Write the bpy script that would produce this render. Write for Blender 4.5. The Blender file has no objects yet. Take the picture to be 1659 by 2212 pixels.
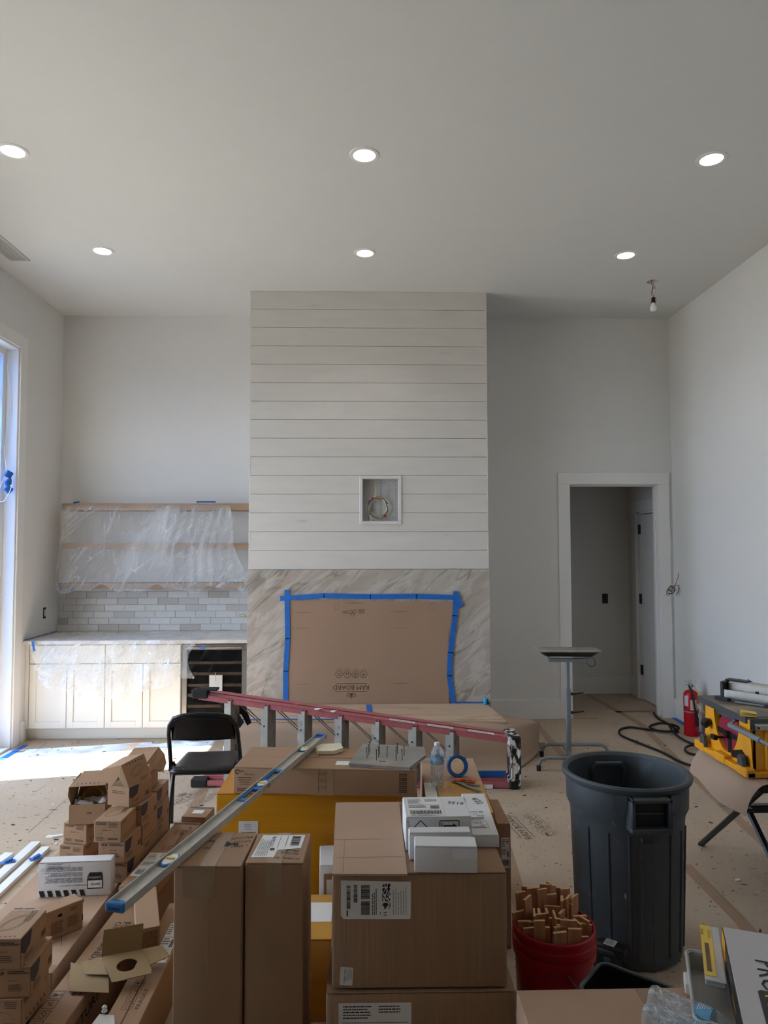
import bpy, bmesh, math, random
from mathutils import Matrix, Vector, noise as mn
PI = math.pi
R = math.radians
random.seed(7)
S = bpy.context.scene
COL = S.collection

# ------------------------------------------------------------ camera
def set_camera():
    f, yaw, pitch, roll = 1520.0, 0.0246, 0.0476, -0.0020
    cd = bpy.data.cameras.new('camera')
    cd.sensor_fit = 'VERTICAL'
    cd.sensor_height = 36.0
    cd.lens = 36.0 * f / 2212.0
    cd.clip_start = 0.05
    cd.clip_end = 500
    cam = bpy.data.objects.new('camera', cd)
    COL.objects.link(cam)
    F = Vector((math.sin(yaw) * math.cos(pitch), math.cos(yaw) * math.cos(pitch), math.sin(pitch)))
    Rt = Vector((math.cos(yaw), -math.sin(yaw), 0))
    U = Rt.cross(F)
    R2 = Rt * math.cos(roll) + U * math.sin(roll)
    U2 = -Rt * math.sin(roll) + U * math.cos(roll)
    cam.matrix_world = Matrix(((R2.x, U2.x, -F.x, 0), (R2.y, U2.y, -F.y, 0), (R2.z, U2.z, -F.z, 1.77), (0, 0, 0, 1)))
    S.camera = cam
set_camera()

# ------------------------------------------------------------ daylight, lamps, exposure
S.view_settings.view_transform = 'Standard'
S.view_settings.look = 'None'
S.view_settings.gamma = 1.0
S.view_settings.use_curve_mapping = False
S.view_settings.exposure = 0.22
S.cycles.use_denoising = True
S.cycles.max_bounces = 14
S.cycles.diffuse_bounces = 8
S.cycles.transparent_max_bounces = 24
S.cycles.sample_clamp_indirect = 8.0

SKY = 8.8
w = bpy.data.worlds.new('sky'); S.world = w; w.use_nodes = True
nt = w.node_tree; nt.nodes.clear()
wo = nt.nodes.new('ShaderNodeOutputWorld'); bg = nt.nodes.new('ShaderNodeBackground')
bg.inputs['Color'].default_value = (0.62, 0.78, 1.0, 1); bg.inputs['Strength'].default_value = SKY
nt.links.new(bg.outputs[0], wo.inputs[0])

sd = bpy.data.lights.new('sun', 'SUN'); sd.energy = 34.0; sd.angle = R(0.6); sd.color = (1.0, 0.97, 0.92)
so = bpy.data.objects.new('sun', sd); COL.objects.link(so)
so.rotation_euler = Vector((-1.0, -0.2, 1.83)).to_track_quat('Z', 'Y').to_euler()

def portal(name, loc, sx, sy, direction):
    d = bpy.data.lights.new(name, 'AREA'); d.shape = 'RECTANGLE'; d.size = sx; d.size_y = sy
    d.cycles.is_portal = True
    o = bpy.data.objects.new(name, d); COL.objects.link(o); o.location = loc
    o.rotation_euler = (-Vector(direction)).to_track_quat('Z', 'Y').to_euler()
    return o
# openings: (y0, y1, z0, z1) in the left wall, (x0, x1, z0, z1) in the wall behind the camera
LEFT_OPEN = [(5.30, 6.33, 0.0, 3.55), (1.9, 4.6, 0.0, 3.3)]
BACK_OPEN = []
for (a, b, c, d_) in LEFT_OPEN:
    portal('daylight_portal', (-3.36, (a + b) / 2, (c + d_) / 2), d_ - c, b - a, (1, 0, 0))
for (a, b, c, d_) in BACK_OPEN:
    portal('daylight_portal', ((a + b) / 2, -4.2, (c + d_) / 2), b - a, d_ - c, (0, 1, 0))

# ------------------------------------------------------------ materials
def lin(c):
    if isinstance(c, str):
        c = c.lstrip('#'); c = [int(c[i:i + 2], 16) / 255 for i in (0, 2, 4)]
        c = [x / 12.92 if x <= 0.04045 else ((x + 0.055) / 1.055) ** 2.4 for x in c]
    return (c[0], c[1], c[2], 1.0)
def N(nt, t, **k):
    n = nt.nodes.new(t)
    for a, b in k.items(): setattr(n, a, b)
    return n
def mat(name, col, rough=0.6, metal=0.0, var=0.06, scale=6.0, bump=0.0, bscale=40.0, spec=0.5, stretch=(1, 1, 1), speck=None, trans=0.0, ior=1.45, emit=None, estr=0.0, dirt=None):
    m = bpy.data.materials.new(name); m.use_nodes = True
    nt = m.node_tree; b = nt.nodes['Principled BSDF']
    b.inputs['Roughness'].default_value = rough; b.inputs['Metallic'].default_value = metal
    b.inputs['Specular IOR Level'].default_value = spec
    b.inputs['IOR'].default_value = ior; b.inputs['Transmission Weight'].default_value = trans
    tc = N(nt, 'ShaderNodeTexCoord'); mp = N(nt, 'ShaderNodeMapping'); mp.inputs['Scale'].default_value = stretch
    nt.links.new(tc.outputs['Object'], mp.inputs['Vector'])
    base = lin(col)
    no = N(nt, 'ShaderNodeTexNoise'); no.inputs['Scale'].default_value = scale; no.inputs['Detail'].default_value = 5
    nt.links.new(mp.outputs[0], no.inputs['Vector'])
    r = N(nt, 'ShaderNodeValToRGB')
    r.color_ramp.elements[0].position = 0.3; r.color_ramp.elements[1].position = 0.7
    r.color_ramp.elements[0].color = tuple(max(0, x * (1 - var)) for x in base[:3]) + (1,)
    r.color_ramp.elements[1].color = tuple(min(1, x * (1 + var)) for x in base[:3]) + (1,)
    nt.links.new(no.outputs['Fac'], r.inputs[0])
    out = r.outputs[0]
    def over(out, scale2, lo, hi, c2, stretch2=(1, 1, 1), kind='noise'):
        mp2 = N(nt, 'ShaderNodeMapping'); mp2.inputs['Scale'].default_value = stretch2
        nt.links.new(tc.outputs['Object'], mp2.inputs['Vector'])
        if kind == 'noise':
            n2 = N(nt, 'ShaderNodeTexNoise'); n2.inputs['Detail'].default_value = 3; fo = 'Fac'
        else:
            n2 = N(nt, 'ShaderNodeTexVoronoi'); fo = 'Distance'
        n2.inputs['Scale'].default_value = scale2
        nt.links.new(mp2.outputs[0], n2.inputs['Vector'])
        r2 = N(nt, 'ShaderNodeMapRange'); r2.inputs['From Min'].default_value = lo; r2.inputs['From Max'].default_value = hi
        nt.links.new(n2.outputs[fo], r2.inputs['Value'])
        mx = N(nt, 'ShaderNodeMix', data_type='RGBA')
        nt.links.new(r2.outputs[0], mx.inputs[0]); nt.links.new(out, mx.inputs[6]); mx.inputs[7].default_value = lin(c2)
        return mx.outputs[2]
    if speck:
        for sp in speck: out = over(out, *sp)
    if dirt: out = over(out, *dirt)
    nt.links.new(out, b.inputs['Base Color'])
    if bump:
        n3 = N(nt, 'ShaderNodeTexNoise'); n3.inputs['Scale'].default_value = bscale; n3.inputs['Detail'].default_value = 4
        nt.links.new(mp.outputs[0], n3.inputs['Vector'])
        bp = N(nt, 'ShaderNodeBump'); bp.inputs['Strength'].default_value = bump; bp.inputs['Distance'].default_value = 0.01
        nt.links.new(n3.outputs['Fac'], bp.inputs['Height']); nt.links.new(bp.outputs[0], b.inputs['Normal'])
    if emit:
        b.inputs['Emission Color'].default_value = lin(emit); b.inputs['Emission Strength'].default_value = estr
    return m
def film(name, col, opacity, tcol=(1, 1, 1), bscale=9.0, rough=0.25, streak=0.0):
    m = bpy.data.materials.new(name); m.use_nodes = True; nt = m.node_tree; nt.nodes.clear()
    o = N(nt, 'ShaderNodeOutputMaterial'); t = N(nt, 'ShaderNodeBsdfTransparent'); t.inputs[0].default_value = (*tcol, 1)
    p = N(nt, 'ShaderNodeBsdfPrincipled'); p.inputs['Base Color'].default_value = lin(col); p.inputs['Roughness'].default_value = rough
    tl = N(nt, 'ShaderNodeBsdfTranslucent'); tl.inputs[0].default_value = lin(col)
    m1 = N(nt, 'ShaderNodeMixShader'); m1.inputs[0].default_value = 0.3
    nt.links.new(p.outputs[0], m1.inputs[1]); nt.links.new(tl.outputs[0], m1.inputs[2])
    m2 = N(nt, 'ShaderNodeMixShader'); nt.links.new(t.outputs[0], m2.inputs[1]); nt.links.new(m1.outputs[0], m2.inputs[2])
    tc = N(nt, 'ShaderNodeTexCoord'); mp = N(nt, 'ShaderNodeMapping'); mp.vector_type = 'TEXTURE'; mp.inputs['Scale'].default_value = (0.8, 1, 2.2); mp.inputs['Rotation'].default_value = (0, R(30), 0)
    nt.links.new(tc.outputs['Object'], mp.inputs[0])
    n = N(nt, 'ShaderNodeTexNoise'); n.inputs['Scale'].default_value = bscale; n.inputs['Detail'].default_value = 6; n.inputs['Distortion'].default_value = 1.4
    nt.links.new(mp.outputs[0], n.inputs['Vector'])
    mr = N(nt, 'ShaderNodeMapRange'); mr.inputs['From Min'].default_value = 0.35; mr.inputs['From Max'].default_value = 0.75
    mr.inputs['To Min'].default_value = opacity * 0.55; mr.inputs['To Max'].default_value = min(1, opacity * 1.9)
    nt.links.new(n.outputs['Fac'], mr.inputs['Value']); nt.links.new(mr.outputs[0], m2.inputs[0])
    if streak:      # streak highlights painted as raised opacity along noise lines
        last = mr.outputs[0]
        for (rot, sc, wd) in ((28, 5.0, 0.010), (52, 3.2, 0.008), (6, 6.5, 0.010)):
            mp3 = N(nt, 'ShaderNodeMapping'); mp3.vector_type = 'TEXTURE'; mp3.inputs['Rotation'].default_value = (0, R(rot), 0); mp3.inputs['Scale'].default_value = (0.6, 1, 4.0)
            nt.links.new(tc.outputs['Object'], mp3.inputs[0]); n3 = N(nt, 'ShaderNodeTexNoise'); n3.inputs['Scale'].default_value = sc; n3.inputs['Detail'].default_value = 3; n3.inputs['Distortion'].default_value = 0.5
            nt.links.new(mp3.outputs[0], n3.inputs['Vector'])
            a = N(nt, 'ShaderNodeMath', operation='SUBTRACT'); a.inputs[1].default_value = 0.5; nt.links.new(n3.outputs['Fac'], a.inputs[0])
            c = N(nt, 'ShaderNodeMath', operation='ABSOLUTE'); nt.links.new(a.outputs[0], c.inputs[0])
            e = N(nt, 'ShaderNodeMapRange'); e.inputs['From Min'].default_value = wd; e.inputs['From Max'].default_value = 0.0; e.inputs['To Max'].default_value = streak; nt.links.new(c.outputs[0], e.inputs['Value'])
            g = N(nt, 'ShaderNodeMath', operation='ADD'); nt.links.new(last, g.inputs[0]); nt.links.new(e.outputs[0], g.inputs[1]); last = g.outputs[0]
        nt.links.new(last, m2.inputs[0])
    bp = N(nt, 'ShaderNodeBump'); bp.inputs['Strength'].default_value = 0.6; bp.inputs['Distance'].default_value = 0.02
    nt.links.new(n.outputs['Fac'], bp.inputs['Height']); nt.links.new(bp.outputs[0], p.inputs['Normal'])
    nt.links.new(m2.outputs[0], o.inputs[0])
    return m
WALL = mat('wall_paint', '#d8d7d4', 0.75, var=0.01, bump=0.03, bscale=120)
CEIL = mat('ceiling_paint', '#d3d4d1', 0.85, var=0.01)
TRIM = mat('trim_paint', '#dfdedb', 0.45, var=0.01)
SHIP = mat('shiplap_paint', '#d0ccc6', 0.55, var=0.03, scale=2.5, stretch=(1, 1, 6), speck=[(1.6, 0.70, 0.82, '#b3ada6', (1, 1, 4))])
FLOORM = mat('floor_board_paper', '#b09d89', 0.85, var=0.07, scale=1.4, bump=0.10, bscale=35,
             speck=[(75, 0.66, 0.71, '#4a3c30', (1, 0.75, 1)), (28, 0.67, 0.70, '#3d3127', (0.5, 1.6, 1)), (42, 0.70, 0.74, '#5a4838', (0.6, 1.4, 1)), (110, 0.70, 0.74, '#e4ddd2'), (0.9, 0.55, 0.85, '#c3b6a4')])
KRAFT = mat('kraft_paper', '#a68e7a', 0.85, var=0.05, scale=2, bump=0.10, bscale=14)
RAMB = mat('protection_board', '#9c806a', 0.8, var=0.03, scale=3, bump=0.05, bscale=70)
CARD = mat('cardboard', '#9a795d', 0.82, var=0.06, scale=3, bump=0.08, bscale=18)
CARDL = mat('cardboard_light', '#a98b74', 0.82, var=0.05, scale=3, bump=0.10, bscale=14)
CARDR = mat('cardboard_ribbed', '#96755a', 0.82, var=0.07, scale=5, stretch=(14, 14, 0.5), bump=0.22, bscale=9)
CARDS = mat('cardboard_small_box', '#9f7d60', 0.8, var=0.04, scale=5)
CARDIN = mat('cardboard_inside', '#8f7654', 0.9, var=0.04)
CARDE = mat('cardboard_edge', '#7b5f47', 0.9, var=0.2, scale=60)
PTAPE = mat('packing_tape', '#9a7f66', 0.22, var=0.06, scale=12, bump=0.15, bscale=30)
AMBER = mat('amber_tape', '#b57a10', 0.25, var=0.10, scale=2, stretch=(0.4, 0.4, 9), bump=0.15, bscale=12)
AMBERL = mat('amber_tape_light', '#bd8f43', 0.28, var=0.10, scale=3, bump=0.2, bscale=15)
PAPER = mat('label_paper', '#dcdad6', 0.6, var=0.03, scale=20)
PAPERB = mat('carton_white', '#d3d1d0', 0.6, var=0.02, scale=6)
INK = mat('ink_black', '#1c1a18', 0.6, var=0.0)
INKB = mat('ink_brown', '#4a3626', 0.7, var=0.1)
INKF = mat('ink_faded', '#6e5f52', 0.8, var=0.2, scale=40)
NAVY = mat('ink_dark_patch', '#38313a', 0.55, var=0.15, scale=30)
BLUET = mat('blue_painters_tape', '#1f66b8', 0.55, var=0.10, scale=18, bump=0.15, bscale=40)
SEAMT = mat('seam_tape', '#9a7f66', 0.6, var=0.06, scale=9)
SEAMO = mat('seam_tape_orange', '#b98f68', 0.6, var=0.06, scale=9)
BLACKP = mat('black_plastic', '#17171a', 0.4, var=0.2, scale=8)
BLACKM = mat('black_painted_metal', '#141415', 0.32, var=0.2, scale=10, speck=[(22, 0.72, 0.76, '#c9c7c2')])
RUBBER = mat('rubber', '#1d1d1e', 0.75, var=0.2)
ALU = mat('aluminium', '#b9b6ae', 0.45, 0.35, var=0.08, scale=30, stretch=(1, 1, 0.3))
ALUD = mat('aluminium_dirty', '#8f8c86', 0.5, 0.5, var=0.15, scale=12, speck=[(18, 0.62, 0.70, '#6c6760')])
STEEL = mat('stainless_steel', '#9c9893', 0.3, 0.9, var=0.05, scale=20)
GALV = mat('grey_painted_steel', '#7f858a', 0.45, 0.3, var=0.08)
CHROME = mat('chrome', '#c8c8c8', 0.15, 1.0, var=0.02)
REDF = mat('red_fibreglass', '#aa6065', 0.5, var=0.10, scale=14, speck=[(14, 0.66, 0.74, '#c9908f')])
PAINTW = mat('dried_paint', '#d9d5cf', 0.7, var=0.05)
SPLAT = mat('black_paint_splattered', '#17171a', 0.5, var=0.1, speck=[(26, 0.50, 0.56, '#cfccc6', (1, 1, 0.5))])
REDX = mat('extinguisher_red', '#b3101f', 0.25, var=0.04)
REDB = mat('bucket_red', '#a20f22', 0.35, var=0.05)
REDD = mat('saw_red', '#8f2338', 0.5, var=0.05)
YELS = mat('saw_yellow', '#e8a01c', 0.45, var=0.06, scale=9, dirt=(4, 0.55, 0.85, '#c58d3a'))
YELT = mat('tag_yellow', '#e2c14a', 0.5, var=0.05)
SAWG = mat('saw_table', '#6b645c', 0.5, 0.3, var=0.15, scale=5, dirt=(5, 0.45, 0.65, '#9a8a74'))
SAWE = mat('saw_table_edge', '#55575a', 0.45, 0.4, var=0.06)
CANG = mat('bin_plastic', '#43484c', 0.5, var=0.14, scale=4, speck=[(40, 0.73, 0.77, '#9aa1a6', (1, 1, 0.25)), (9, 0.62, 0.80, '#56606a')])
WOODS = mat('shim_wood', '#b98460', 0.7, var=0.22, scale=5, stretch=(6, 6, 0.7))
WOODE = mat('shim_end_grain', '#caa374', 0.8, var=0.12, scale=30)
OAK = mat('shelf_oak', '#94785f', 0.5, var=0.16, scale=5, stretch=(0.5, 6, 9))
PLY = mat('plywood', '#bba48d', 0.65, var=0.12, scale=3, stretch=(0.6, 3, 1), speck=[(7, 0.62, 0.68, '#a5815f', (0.5, 2.4, 1))])
DARK = mat('dark_void', '#0b0a0a', 0.9, var=0)
GREYP = mat('grey_plastic', '#b9b9b7', 0.5, var=0.03)
BRASS = mat('brass', '#a88a3c', 0.3, 0.8, var=0.05)
TISSUE = mat('tissue_paper', '#dddad6', 0.8, var=0.03, bump=0.5, bscale=20)
BULBM = mat('bulb_glass', '#e9e8e6', 0.15, var=0.0)
WIREW = mat('wire_white', '#d9d5cc', 0.5, var=0.03)
WIREY = mat('wire_yellow', '#c9a53a', 0.5, var=0.03)
WIREB = mat('wire_blue', '#34455e', 0.5, var=0.03)
WIRER = mat('wire_red', '#a51f24', 0.5, var=0.03)
WIREN = mat('wire_brown', '#3e2624', 0.5, var=0.1)
ORANGE = mat('orange_plastic', '#d9601f', 0.4, var=0.05)
FOAM = mat('foam_pad', '#d9cdb4', 0.9, var=0.08, scale=10, bump=0.3, bscale=60)
TILEG = mat('tile_slab_dusty', '#85817b', 0.7, var=0.16, scale=6, dirt=(7, 0.50, 0.70, '#a39383'))
BLUEC = mat('chalk_bottle_blue', '#1e9ed0', 0.35, var=0.03)
TEAL = mat('tool_teal', '#1f4a52', 0.4, var=0.1)
BEIGE = mat('beige_padding', '#9d8c74', 0.9, var=0.05, bump=0.2, bscale=50)
LAMPW = mat('led_lens', '#ffffff', 0.5, var=0, emit='#fff6e8', estr=9.0)
COOLIN = mat('cooler_interior', '#1d1c1c', 0.15, var=0.1)
LEVC = mat('level_end_cap', '#2f73b6', 0.5, var=0.06)
WATER = film('water_bottle_plastic', '#eef3f7', 0.20, (0.86, 0.89, 0.91), 22.0, 0.05, streak=0.35)
BLABEL = mat('bottle_label', '#5d96b8', 0.4, var=0.12, scale=50)
COOLGLASS = film('cooler_glass', '#20201f', 0.10, (0.75, 0.75, 0.75), rough=0.05)
FILM = film('plastic_film', '#dfe3e6', 0.26, bscale=2.0, streak=0.30)
FILMB = film('blue_window_film', '#2f6fc4', 0.75, (0.20, 0.42, 0.9), 2.0)
GRASS = mat('outside_ground', '#8f8a80', 0.9, var=0.1)
CABP = mat('cabinet_paint', '#d9d8d0', 0.4, var=0.01)
TILES = [mat('glazed_tile', c, 0.25, var=0.04, scale=20, bump=0.05, bscale=20) for c in ('#c9c7c3', '#bdb8b2', '#cfcdca', '#b4aca4')]
GROUT = mat('grout', '#d6d3ce', 0.9, var=0.02)
def marble(name, base, vein, warm, scale=1.6):
    m = mat(name, base, 0.3, var=0.07, scale=4)
    nt = m.node_tree; b = nt.nodes['Principled BSDF']; src = b.inputs['Base Color'].links[0].from_socket
    tc = N(nt, 'ShaderNodeTexCoord'); mp = N(nt, 'ShaderNodeMapping'); mp.vector_type = 'TEXTURE'; mp.inputs['Rotation'].default_value = (0, R(-42), 0); mp.inputs['Scale'].default_value = (2.2, 1, 0.62)
    nt.links.new(tc.outputs['Object'], mp.inputs[0])
    for sc, dis, lo, hi, c, f in ((scale, 1.0, 0.018, 0.0, vein, 0.8), (scale * 2.4, 1.5, 0.02, 0.0, vein, 0.22), (scale * 0.8, 1.2, 0.16, 0.0, warm, 0.5), (scale*2.2, 1.2, 0.06, 0.0, '#d8d4cd', 0.35)):
        n = N(nt, 'ShaderNodeTexNoise'); n.inputs['Scale'].default_value = sc; n.inputs['Detail'].default_value = 9; n.inputs['Distortion'].default_value = dis
        nt.links.new(mp.outputs[0], n.inputs['Vector'])
        s = N(nt, 'ShaderNodeMath', operation='SUBTRACT'); s.inputs[1].default_value = 0.5; nt.links.new(n.outputs['Fac'], s.inputs[0])
        a = N(nt, 'ShaderNodeMath', operation='ABSOLUTE'); nt.links.new(s.outputs[0], a.inputs[0])
        r = N(nt, 'ShaderNodeMapRange'); r.inputs['From Min'].default_value = lo; r.inputs['From Max'].default_value = hi; r.inputs['To Max'].default_value = f
        nt.links.new(a.outputs[0], r.inputs['Value'])
        mx = N(nt, 'ShaderNodeMix', data_type='RGBA'); nt.links.new(r.outputs[0], mx.inputs[0]); nt.links.new(src, mx.inputs[6]); mx.inputs[7].default_value = lin(c)
        src = mx.outputs[2]
    nt.links.new(src, b.inputs['Base Color'])
    return m
MARBLE = marble('veined_stone', '#b5aea5', '#6f665c', '#9b8c7c')
QUARTZ = marble('counter_stone', '#d3d0cb', '#a8a199', '#c4bcb2', 1.2)

# ------------------------------------------------------------ mesh helpers
_font_cache = {}
def glyphs(s, size):
    key = (s, size)
    if key not in _font_cache:
        cu = bpy.data.curves.new('t', 'FONT'); cu.body = s; cu.size = size; cu.resolution_u = 2
        ob = bpy.data.objects.new('t', cu); COL.objects.link(ob)
        dg = bpy.context.evaluated_depsgraph_get(); dg.update()
        me = bpy.data.meshes.new_from_object(ob.evaluated_get(dg))
        vs = [v.co.copy() for v in me.vertices]; fs = [tuple(p.vertices) for p in me.polygons]
        bpy.data.objects.remove(ob); bpy.data.curves.remove(cu); bpy.data.meshes.remove(me)
        w = max([v.x for v in vs] or [0])
        _font_cache[key] = (vs, fs, w)
    return _font_cache[key]
def frame(o, x, y):
    o, x, y = Vector(o), Vector(x).normalized(), Vector(y).normalized(); z = x.cross(y).normalized(); y = z.cross(x)
    return Matrix(((x.x, y.x, z.x, o.x), (x.y, y.y, z.y, o.y), (x.z, y.z, z.z, o.z), (0, 0, 0, 1)))
def T(x=0, y=0, z=0, rx=0, ry=0, rz=0):
    return Matrix.Translation((x, y, z)) @ Matrix.Rotation(R(rz), 4, 'Z') @ Matrix.Rotation(R(ry), 4, 'Y') @ Matrix.Rotation(R(rx), 4, 'X')
_rb = {}
def rboxdata(sx, sy, sz, b, seg):
    k = (round(sx, 4), round(sy, 4), round(sz, 4), b, seg)
    if k not in _rb:
        bm = bmesh.new(); bmesh.ops.create_cube(bm, size=1.0, matrix=Matrix.Diagonal((sx, sy, sz, 1)))
        if b > 0: bmesh.ops.bevel(bm, geom=bm.edges[:], offset=min(b, min(sx, sy, sz) * 0.45), segments=seg, profile=0.5, affect='EDGES')
        bm.verts.index_update()
        _rb[k] = ([v.co.copy() for v in bm.verts], [[v.index for v in f.verts] for f in bm.faces]); bm.free()
    return _rb[k]
class MB:
    def __init__(s, *mats): s.v = []; s.f = []; s.m = []; s.mats = list(mats)
    def mi(s, m):
        if m is None: return 0
        if m not in s.mats: s.mats.append(m)
        return s.mats.index(m)
    def add(s, vs, fs, M=None, m=None):
        k = len(s.v); i = s.mi(m)
        s.v += [(M @ Vector(p)) if M is not None else Vector(p) for p in vs]
        s.f += [[k + a for a in f] for f in fs]; s.m += [i] * len(fs); return s
    def box(s, x0, x1, y0, y1, z0, z1, m=None, b=0.002, M=None, seg=1):
        vs, fs = rboxdata(abs(x1 - x0), abs(y1 - y0), abs(z1 - z0), b, seg)
        t = Matrix.Translation(((x0 + x1) / 2, (y0 + y1) / 2, (z0 + z1) / 2))
        return s.add(vs, fs, (M @ t) if M is not None else t, m)
    def bar(s, p, q, a, b, m=None, up=(0, 0, 1), bev=0.002):
        p, q = Vector(p), Vector(q); z = (q - p); L = z.length; z.normalize(); u = Vector(up)
        if abs(u.dot(z)) > 0.95: u = Vector((0, 1, 0))
        x = u.cross(z).normalized(); y = z.cross(x)
        c = (p + q) / 2
        M = Matrix(((x.x, y.x, z.x, c.x), (x.y, y.y, z.y, c.y), (x.z, y.z, z.z, c.z), (0, 0, 0, 1)))
        vs, fs = rboxdata(a, b, L, bev, 1); return s.add(vs, fs, M, m)
    def tube(s, pts, r, m=None, n=8, closed=False, cap=True):
        pts = [Vector(p) for p in pts]; rs = r if isinstance(r, (list, tuple)) else [r] * len(pts)
        L = len(pts); rings = []; x = None
        for i, p in enumerate(pts):
            a = pts[i - 1] if (i > 0 or closed) else p; c = pts[(i + 1) % L] if (i < L - 1 or closed) else p
            t = (c - a); t = t.normalized() if t.length > 1e-9 else Vector((0, 0, 1))
            if x is None:
                u = Vector((0, 0, 1)) if abs(t.z) < 0.9 else Vector((1, 0, 0)); x = u.cross(t).normalized()
            else:
                x = (x - t * x.dot(t)); x = x.normalized() if x.length > 1e-6 else Vector((1, 0, 0))
            y = t.cross(x)
            rings.append([p + (x * math.cos(2 * PI * j / n) + y * math.sin(2 * PI * j / n)) * rs[i] for j in range(n)])
        vs = [q for rg in rings for q in rg]; fs = []
        for i in range(L if closed else L - 1):
            a = i * n; b = ((i + 1) % L) * n
            for j in range(n): fs.append([a + j, a + (j + 1) % n, b + (j + 1) % n, b + j])
        if cap and not closed: fs += [list(range(n))[::-1], [(L - 1) * n + j for j in range(n)]]
        return s.add(vs, fs, None, m)
    def lathe(s, prof, n=32, m=None, M=None, cap0=True, cap1=True):
        vs = []; fs = []
        for (r, z) in prof: vs += [Vector((r * math.cos(2 * PI * j / n), r * math.sin(2 * PI * j / n), z)) for j in range(n)]
        for i in range(len(prof) - 1):
            for j in range(n): fs.append([i * n + j, i * n + (j + 1) % n, (i + 1) * n + (j + 1) % n, (i + 1) * n + j])
        if cap0: fs.append(list(range(n))[::-1])
        if cap1: fs.append([(len(prof) - 1) * n + j for j in range(n)])
        return s.add(vs, fs, M, m)
    def prism(s, poly, t, M=None, m=None):
        n = len(poly); vs = [(p[0], p[1], 0) for p in poly] + [(p[0], p[1], t) for p in poly]
        fs = [list(range(n))[::-1], [n + i for i in range(n)]] + [[i, (i + 1) % n, n + (i + 1) % n, n + i] for i in range(n)]
        return s.add(vs, fs, M, m)
    def grid(s, nu, nv, fn, m=None):
        vs = [fn(i / (nu - 1), j / (nv - 1)) for j in range(nv) for i in range(nu)]
        fs = [[j * nu + i, j * nu + i + 1, (j + 1) * nu + i + 1, (j + 1) * nu + i] for j in range(nv - 1) for i in range(nu - 1)]
        return s.add(vs, fs, None, m)
    # flat print on a frame (M: local plane, x right, y up, z out)
    def rect(s, M, u0, v0, u1, v1, m=None, e=0.0006):
        return s.add([(u0, v0, e), (u1, v0, e), (u1, v1, e), (u0, v1, e)], [[0, 1, 2, 3]], M, m)
    def poly(s, M, pts, m=None, e=0.0006): return s.add([(a, b, e) for a, b in pts], [list(range(len(pts)))], M, m)
    def line(s, M, pts, w, m=None, e=0.0007, closed=False):
        n = len(pts)
        for i in range(n if closed else n - 1):
            a = Vector((*pts[i], 0)); b = Vector((*pts[(i + 1) % n], 0)); d = b - a
            if d.length < 1e-9: continue
            q = Vector((-d.y, d.x, 0)).normalized() * w / 2; ez = Vector((0, 0, e))
            s.add([a - q + ez, b - q + ez, b + q + ez, a + q + ez], [[0, 1, 2, 3]], M, m)
        return s
    def ring(s, M, cx, cy, rx, ry, w, m=None, n=24, rot=0, e=0.0007, a0=0, a1=360):
        c, d = math.cos(R(rot)), math.sin(R(rot)); pts = []
        for i in range(n + 1):
            t = R(a0 + (a1 - a0) * i / n); x, y = rx * math.cos(t), ry * math.sin(t); pts.append((cx + x * c - y * d, cy + x * d + y * c))
        return s.line(M, pts, w, m, e)
    def text(s, M, u, v, body, size, m=None, rot=0, e=0.0008, center=False, sx=1.0):
        vs, fs, w = glyphs(body, size)
        if not vs: return s
        t = Matrix.Translation((u, v, e)) @ Matrix.Rotation(R(rot), 4, 'Z') @ Matrix.Diagonal((sx, 1, 1, 1)) @ Matrix.Translation((-w / 2 if center else 0, 0, 0))
        return s.add(vs, fs, M @ t, m)
    def lines_of_text(s, M, u, v, w, n, pitch, m, rot=0, h=0.4, seed=0):
        rr = random.Random(seed + n * 7 + int(u * 1000))
        c = Matrix.Translation((u, v, 0)) @ Matrix.Rotation(R(rot), 4, 'Z')
        for i in range(n):
            x = 0; L = w * rr.uniform(0.75, 1)
            while x < L:
                ww = min(rr.uniform(0.06, 0.17) * w, L - x); s.rect(M @ c, x, -i * pitch, x + ww * 0.85, -i * pitch + pitch * h, m, 0.0008); x += ww
        return s
    def barcode(s, M, u, v, w, h, m, seed=1, vert=False):
        rr = random.Random(seed); L = h if vert else w; x = 0
        while x < L - L * 0.02:
            a = rr.choice((0.012, 0.02, 0.032)) * L
            if vert: s.rect(M, u, v + x, u + w, v + x + a, m, 0.0009)
            else: s.rect(M, u + x, v, u + x + a, v + h, m, 0.0009)
            x += a + rr.choice((0.012, 0.02)) * L
        return s
    def build(s, name, parent=None, smooth=False, **props):
        me = bpy.data.meshes.new(name); me.from_pydata([tuple(p) for p in s.v], [], s.f)
        for m in s.mats: me.materials.append(m)
        me.polygons.foreach_set('material_index', s.m)
        me.update()
        if smooth:
            me.polygons.foreach_set('use_smooth', [True] * len(me.polygons)); me.set_sharp_from_angle(angle=R(smooth if smooth is not True else 35))
        o = bpy.data.objects.new(name, me); COL.objects.link(o)
        if parent is not None: o.parent = parent
        for k, v in props.items(): o[k] = v
        return o
def thing(name, label, cat, loc=(0, 0, 0), rz=0, group=None, rot=None):
    o = bpy.data.objects.new(name, None); COL.objects.link(o); o.empty_display_size = 0.05
    o.location = loc; o.rotation_euler = rot if rot else (0, 0, R(rz))
    o['label'] = label; o['category'] = cat
    if group: o['group'] = group
    return o
def tag(o, label, cat, group=None):
    o['label'] = label; o['category'] = cat
    if group: o['group'] = group
    return o
def setmat(o, M): o.matrix_world = M; return o
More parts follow.
